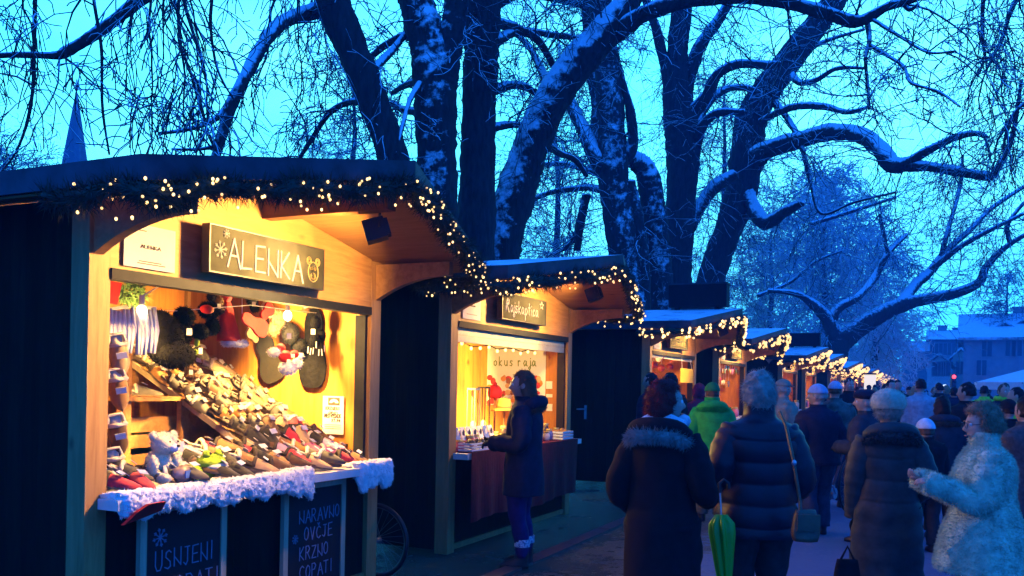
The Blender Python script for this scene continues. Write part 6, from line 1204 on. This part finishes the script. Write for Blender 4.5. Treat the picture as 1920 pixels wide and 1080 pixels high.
# ------------------------------------------------------------------ far houses, spire, traffic light
HW = {'pale': mat('pale_render', (.84, .84, .82), .85, .08, 2), 'cream': mat('cream_render', (.50, .48, .42), .85, .12, 2), 'grey': mat('grey_render', (.30, .31, .33), .85, .2, 2), 'dark': mat('dark_render', (.10, .10, .11), .85, .2, 2)}
W['rsnow'] = snowy('snow_roof', (.06, .05, .05), amount=1.0, scale=.8, bumpd=.02); W['rdark'] = snowy('dark_roof', (.04, .035, .035), amount=.42, scale=.8, bumpd=.02); W['pane'] = mat('window_pane', (.02, .03, .05), .12, .1, spec=.8)
def house(px0, px1, depth, yr, ye, label, wall, roof, deep=9, gable_front=True, wins=(), chim=(), flat=False, dormers=()):
    """front faces the camera; px0..px1 the front, yr ridge and ye eave rows of the photo"""
    A = ground(px0, depth); B = ground(px1, depth); v = (A - CAMP); v.z = 0; v.normalize(); u = Vector((v.y, -v.x, 0)); Wd = (B - A).length * (B - A).normalized().dot(u); ze = at((px0 + px1) / 2, ye, depth).z; zr = at((px0 + px1) / 2, yr, depth).z; r = empty('house', (A + B) / 2, label, 'house'); PT = lambda s, d_, z: A + u * s + v * d_ + UP * z
    k = MB()
    if gable_front: k.prism([PT(0, 0, -.1), PT(Wd, 0, -.1), PT(Wd, 0, ze), PT(Wd / 2, 0, zr - .15), PT(0, 0, ze)], v * deep)
    else: k.prism([PT(0, 0, -.1), PT(Wd, 0, -.1), PT(Wd, 0, ze), PT(0, 0, ze)], v * deep)
    k.build('wall', HW[wall], r); k = MB(); o_ = .5; t_ = .25
    if gable_front:
        for s0_, s1_ in ((-o_, Wd / 2), (Wd + o_, Wd / 2)): zz = ze - (zr - ze) * o_ / (Wd / 2); k.prism([PT(s0_, -o_, zz), PT(s1_, -o_, zr), PT(s1_, -o_, zr + t_), PT(s0_, -o_, zz + t_)], v * (deep + 2 * o_))
    elif flat: k.prism([PT(-.3, -.3, ze + .003), PT(Wd + .3, -.3, ze + .003), PT(Wd + .3, -.3, ze + .35), PT(-.3, -.3, ze + .35)], v * (deep + .6))
    else: k.prism([PT(-o_, -o_, ze - .2), PT(-o_, deep / 2, zr), PT(-o_, deep + o_, ze - .2), PT(-o_, deep + o_, ze + .05), PT(-o_, deep / 2, zr + t_), PT(-o_, -o_, ze + .05)], u * (Wd + 2 * o_))
    ro = k.build('roof', W[roof], r)
    for (cx, cy, w, h) in chim: c_ = at(cx, cy, depth + deep * .4); k = MB(); k.obox(c_ - UP * h / 2, u, v, UP, w / 2, w / 2, h / 2); k.obox(c_ + UP * .06, u, v, UP, w * .6, w * .6, .06); k.build('chimney', HW['grey'], ro)
    for (wx, wy, w, h) in wins:
        c_ = at(wx, wy, depth); s_ = (c_ - A).dot(u); z = c_.z; k = MB(); fr = .09
        for (a0, a1, b0, b1) in ((-w, w, h - fr, h), (-w, w, -h, -h + fr), (-w, -w + fr, -h + fr, h - fr), (w - fr, w, -h + fr, h - fr), (-fr / 2, fr / 2, -h + fr, h - fr)): k.prism([PT(s_ + a0, -.06, z + b0), PT(s_ + a1, -.06, z + b0), PT(s_ + a1, -.06, z + b1), PT(s_ + a0, -.06, z + b1)], v * .055)
        f_ = k.build('window', HW['grey'], r); k = MB(); k.prism([PT(s_ - w + fr, -.02, z - h + fr), PT(s_ + w - fr, -.02, z - h + fr), PT(s_ + w - fr, -.02, z + h - fr), PT(s_ - w + fr, -.02, z + h - fr)], v * .01); k.build('pane', W['pane'], f_)
    for (dx, dy, w, h) in dormers:
        c_ = at(dx, dy, depth + 1.0); k = MB(); k.prism([c_ - u * w - UP * h, c_ + u * w - UP * h, c_ + u * w, c_ + UP * h * .8, c_ - u * w], v * 3); d_ = k.build('dormer', HW['dark'], r); k = MB(); k.prism([c_ - u * w * .6 - UP * h * .7 - v * .03, c_ + u * w * .6 - UP * h * .7 - v * .03, c_ + u * w * .6 + UP * h * .1 - v * .03, c_ - u * w * .6 + UP * h * .1 - v * .03], v * .025); k.build('pane', W['pane'], d_)
        k = MB(); [k.prism([c_ + u * sg * w * 1.25 - UP * .05 - v * .2, c_ + UP * h * .85 - v * .2, c_ + UP * (h * .85 + .18) - v * .2, c_ + u * sg * w * 1.25 + UP * .13 - v * .2], v * 3.2) for sg in (-1, 1)]; k.build('dormer_roof', W['rsnow'], d_)
    return r
house(1738, 1782, 96, 665, 682, 'small pale gabled house with snow on its roof at the end of the lane', 'pale', 'rsnow', 10, wins=((1758, 692, .6, .8), (1773, 692, .5, .8)))
house(1742, 1812, 125, 618, 638, 'long dark house with two chimneys rising behind the small pale gabled house', 'grey', 'rdark', 12, False, chim=((1767, 612, 1.2, 2.2), (1792, 616, .9, 1.8)), wins=((1752, 655, .6, .9), (1768, 655, .6, .9), (1784, 655, .6, .9)))
house(1805, 1990, 84, 585, 636, 'large grey building with a snowy roof, dormers and a chimney at the far right', 'grey', 'rsnow', 14, False, chim=((1912, 578, 1.2, 2.6),), wins=((1893, 655, .5, .8), (1904, 655, .5, .8), (1850, 655, .5, .8), (1840, 690, .5, .8), (1935, 655, .5, .8)), dormers=((1884, 622, 1.1, 1.0), (1917, 620, 1.1, 1.0)))
house(1786, 1815, 100, 655, 668, 'narrow house squeezed between the small gabled house and the large grey building', 'cream', 'rsnow', 8, wins=((1800, 690, .5, .8),))
house(1690, 1745, 132, 640, 660, 'distant low house left of the long dark one', 'grey', 'rdark', 10, False, wins=((1715, 675, .6, .9),))
g0 = ground(133, 74); r = empty('church', g0, 'church with a tall slate spire far behind the slipper stall roof', 'church'); W['slate_roof'] = wood('spire_slate', (.09, .10, .13), (.14, .15, .19), axis=2, plank=.7, gap=.12); zt = at(133, 178, 74).z; zb = at(133, 305, 74).z
k = MB(); n = 8; k.loft([[Vector((g0.x + q * cos(2 * pi * (i + .5) / n), g0.y + q * sin(2 * pi * (i + .5) / n), z)) for i in range(n)] for q, z in ((1.6, zb - 4), (1.02, zb), (.14, zt - .15), (.10, zt))]); k.build('spire', W['slate_roof'], r)
k = MB(); k.box(g0.x - 1.6, g0.x + 1.6, g0.y - 1.6, g0.y + 1.6, 0, zb - 4); k.build('tower', HW['cream'], r); k = MB(); k.tube([Vector((g0.x, g0.y, zt - .2)), Vector((g0.x, g0.y, zt + 1.3))], .06, 8); k.ball((g0.x, g0.y, zt + .55), .2, 10, 8); k.build('finial', W['steel'], r)
for sg in (-1, 1): k = MB(); k.box(g0.x - .5, g0.x + .5, g0.y + sg * 1.61 - .02, g0.y + sg * 1.61 + .02, zb - 8, zb - 5.5); k.build('belfry_opening', HW['dark'], r)
g0 = ground(1786, 60); r = empty('traffic_light', g0, 'traffic light showing red at the end of the lane', 'traffic light'); k = MB(); k.tube([g0, g0 + UP * 2.6], .06, 8); k.build('pole', W['metal'], r); k = MB(); c_ = g0 + UP * 2.35 - AX * .08; k.obox(c_, RT, AX, UP, .16, .1, .45); k.build('housing', W['black'], r)
k = MB(); k.ball(c_ + UP * .27 - AX * .1, .13, 12, 8); k.build('red_lamp', glow('red_signal', (1., .05, .06), 5.), r, True)
for dz in (0, -.27): k = MB(); k.ball(c_ + UP * dz - AX * .1, (.11, .05, .11), 10, 7); k.build('dark_lamp', W['lens'], r, True)
g0 = ground(1772, 62); r = empty('street_lamp', g0, 'low street lamp with a glowing white globe beside the red traffic light', 'street lamp'); k = MB(); k.tube([g0, g0 + UP * 1.75], .05, 8); k.build('pole', W['metal'], r); k = MB(); k.ball(g0 + UP * 1.92, .19, 12, 9); k.build('globe', glow('white_globe', (.8, .95, 1.), 2.), r, True)
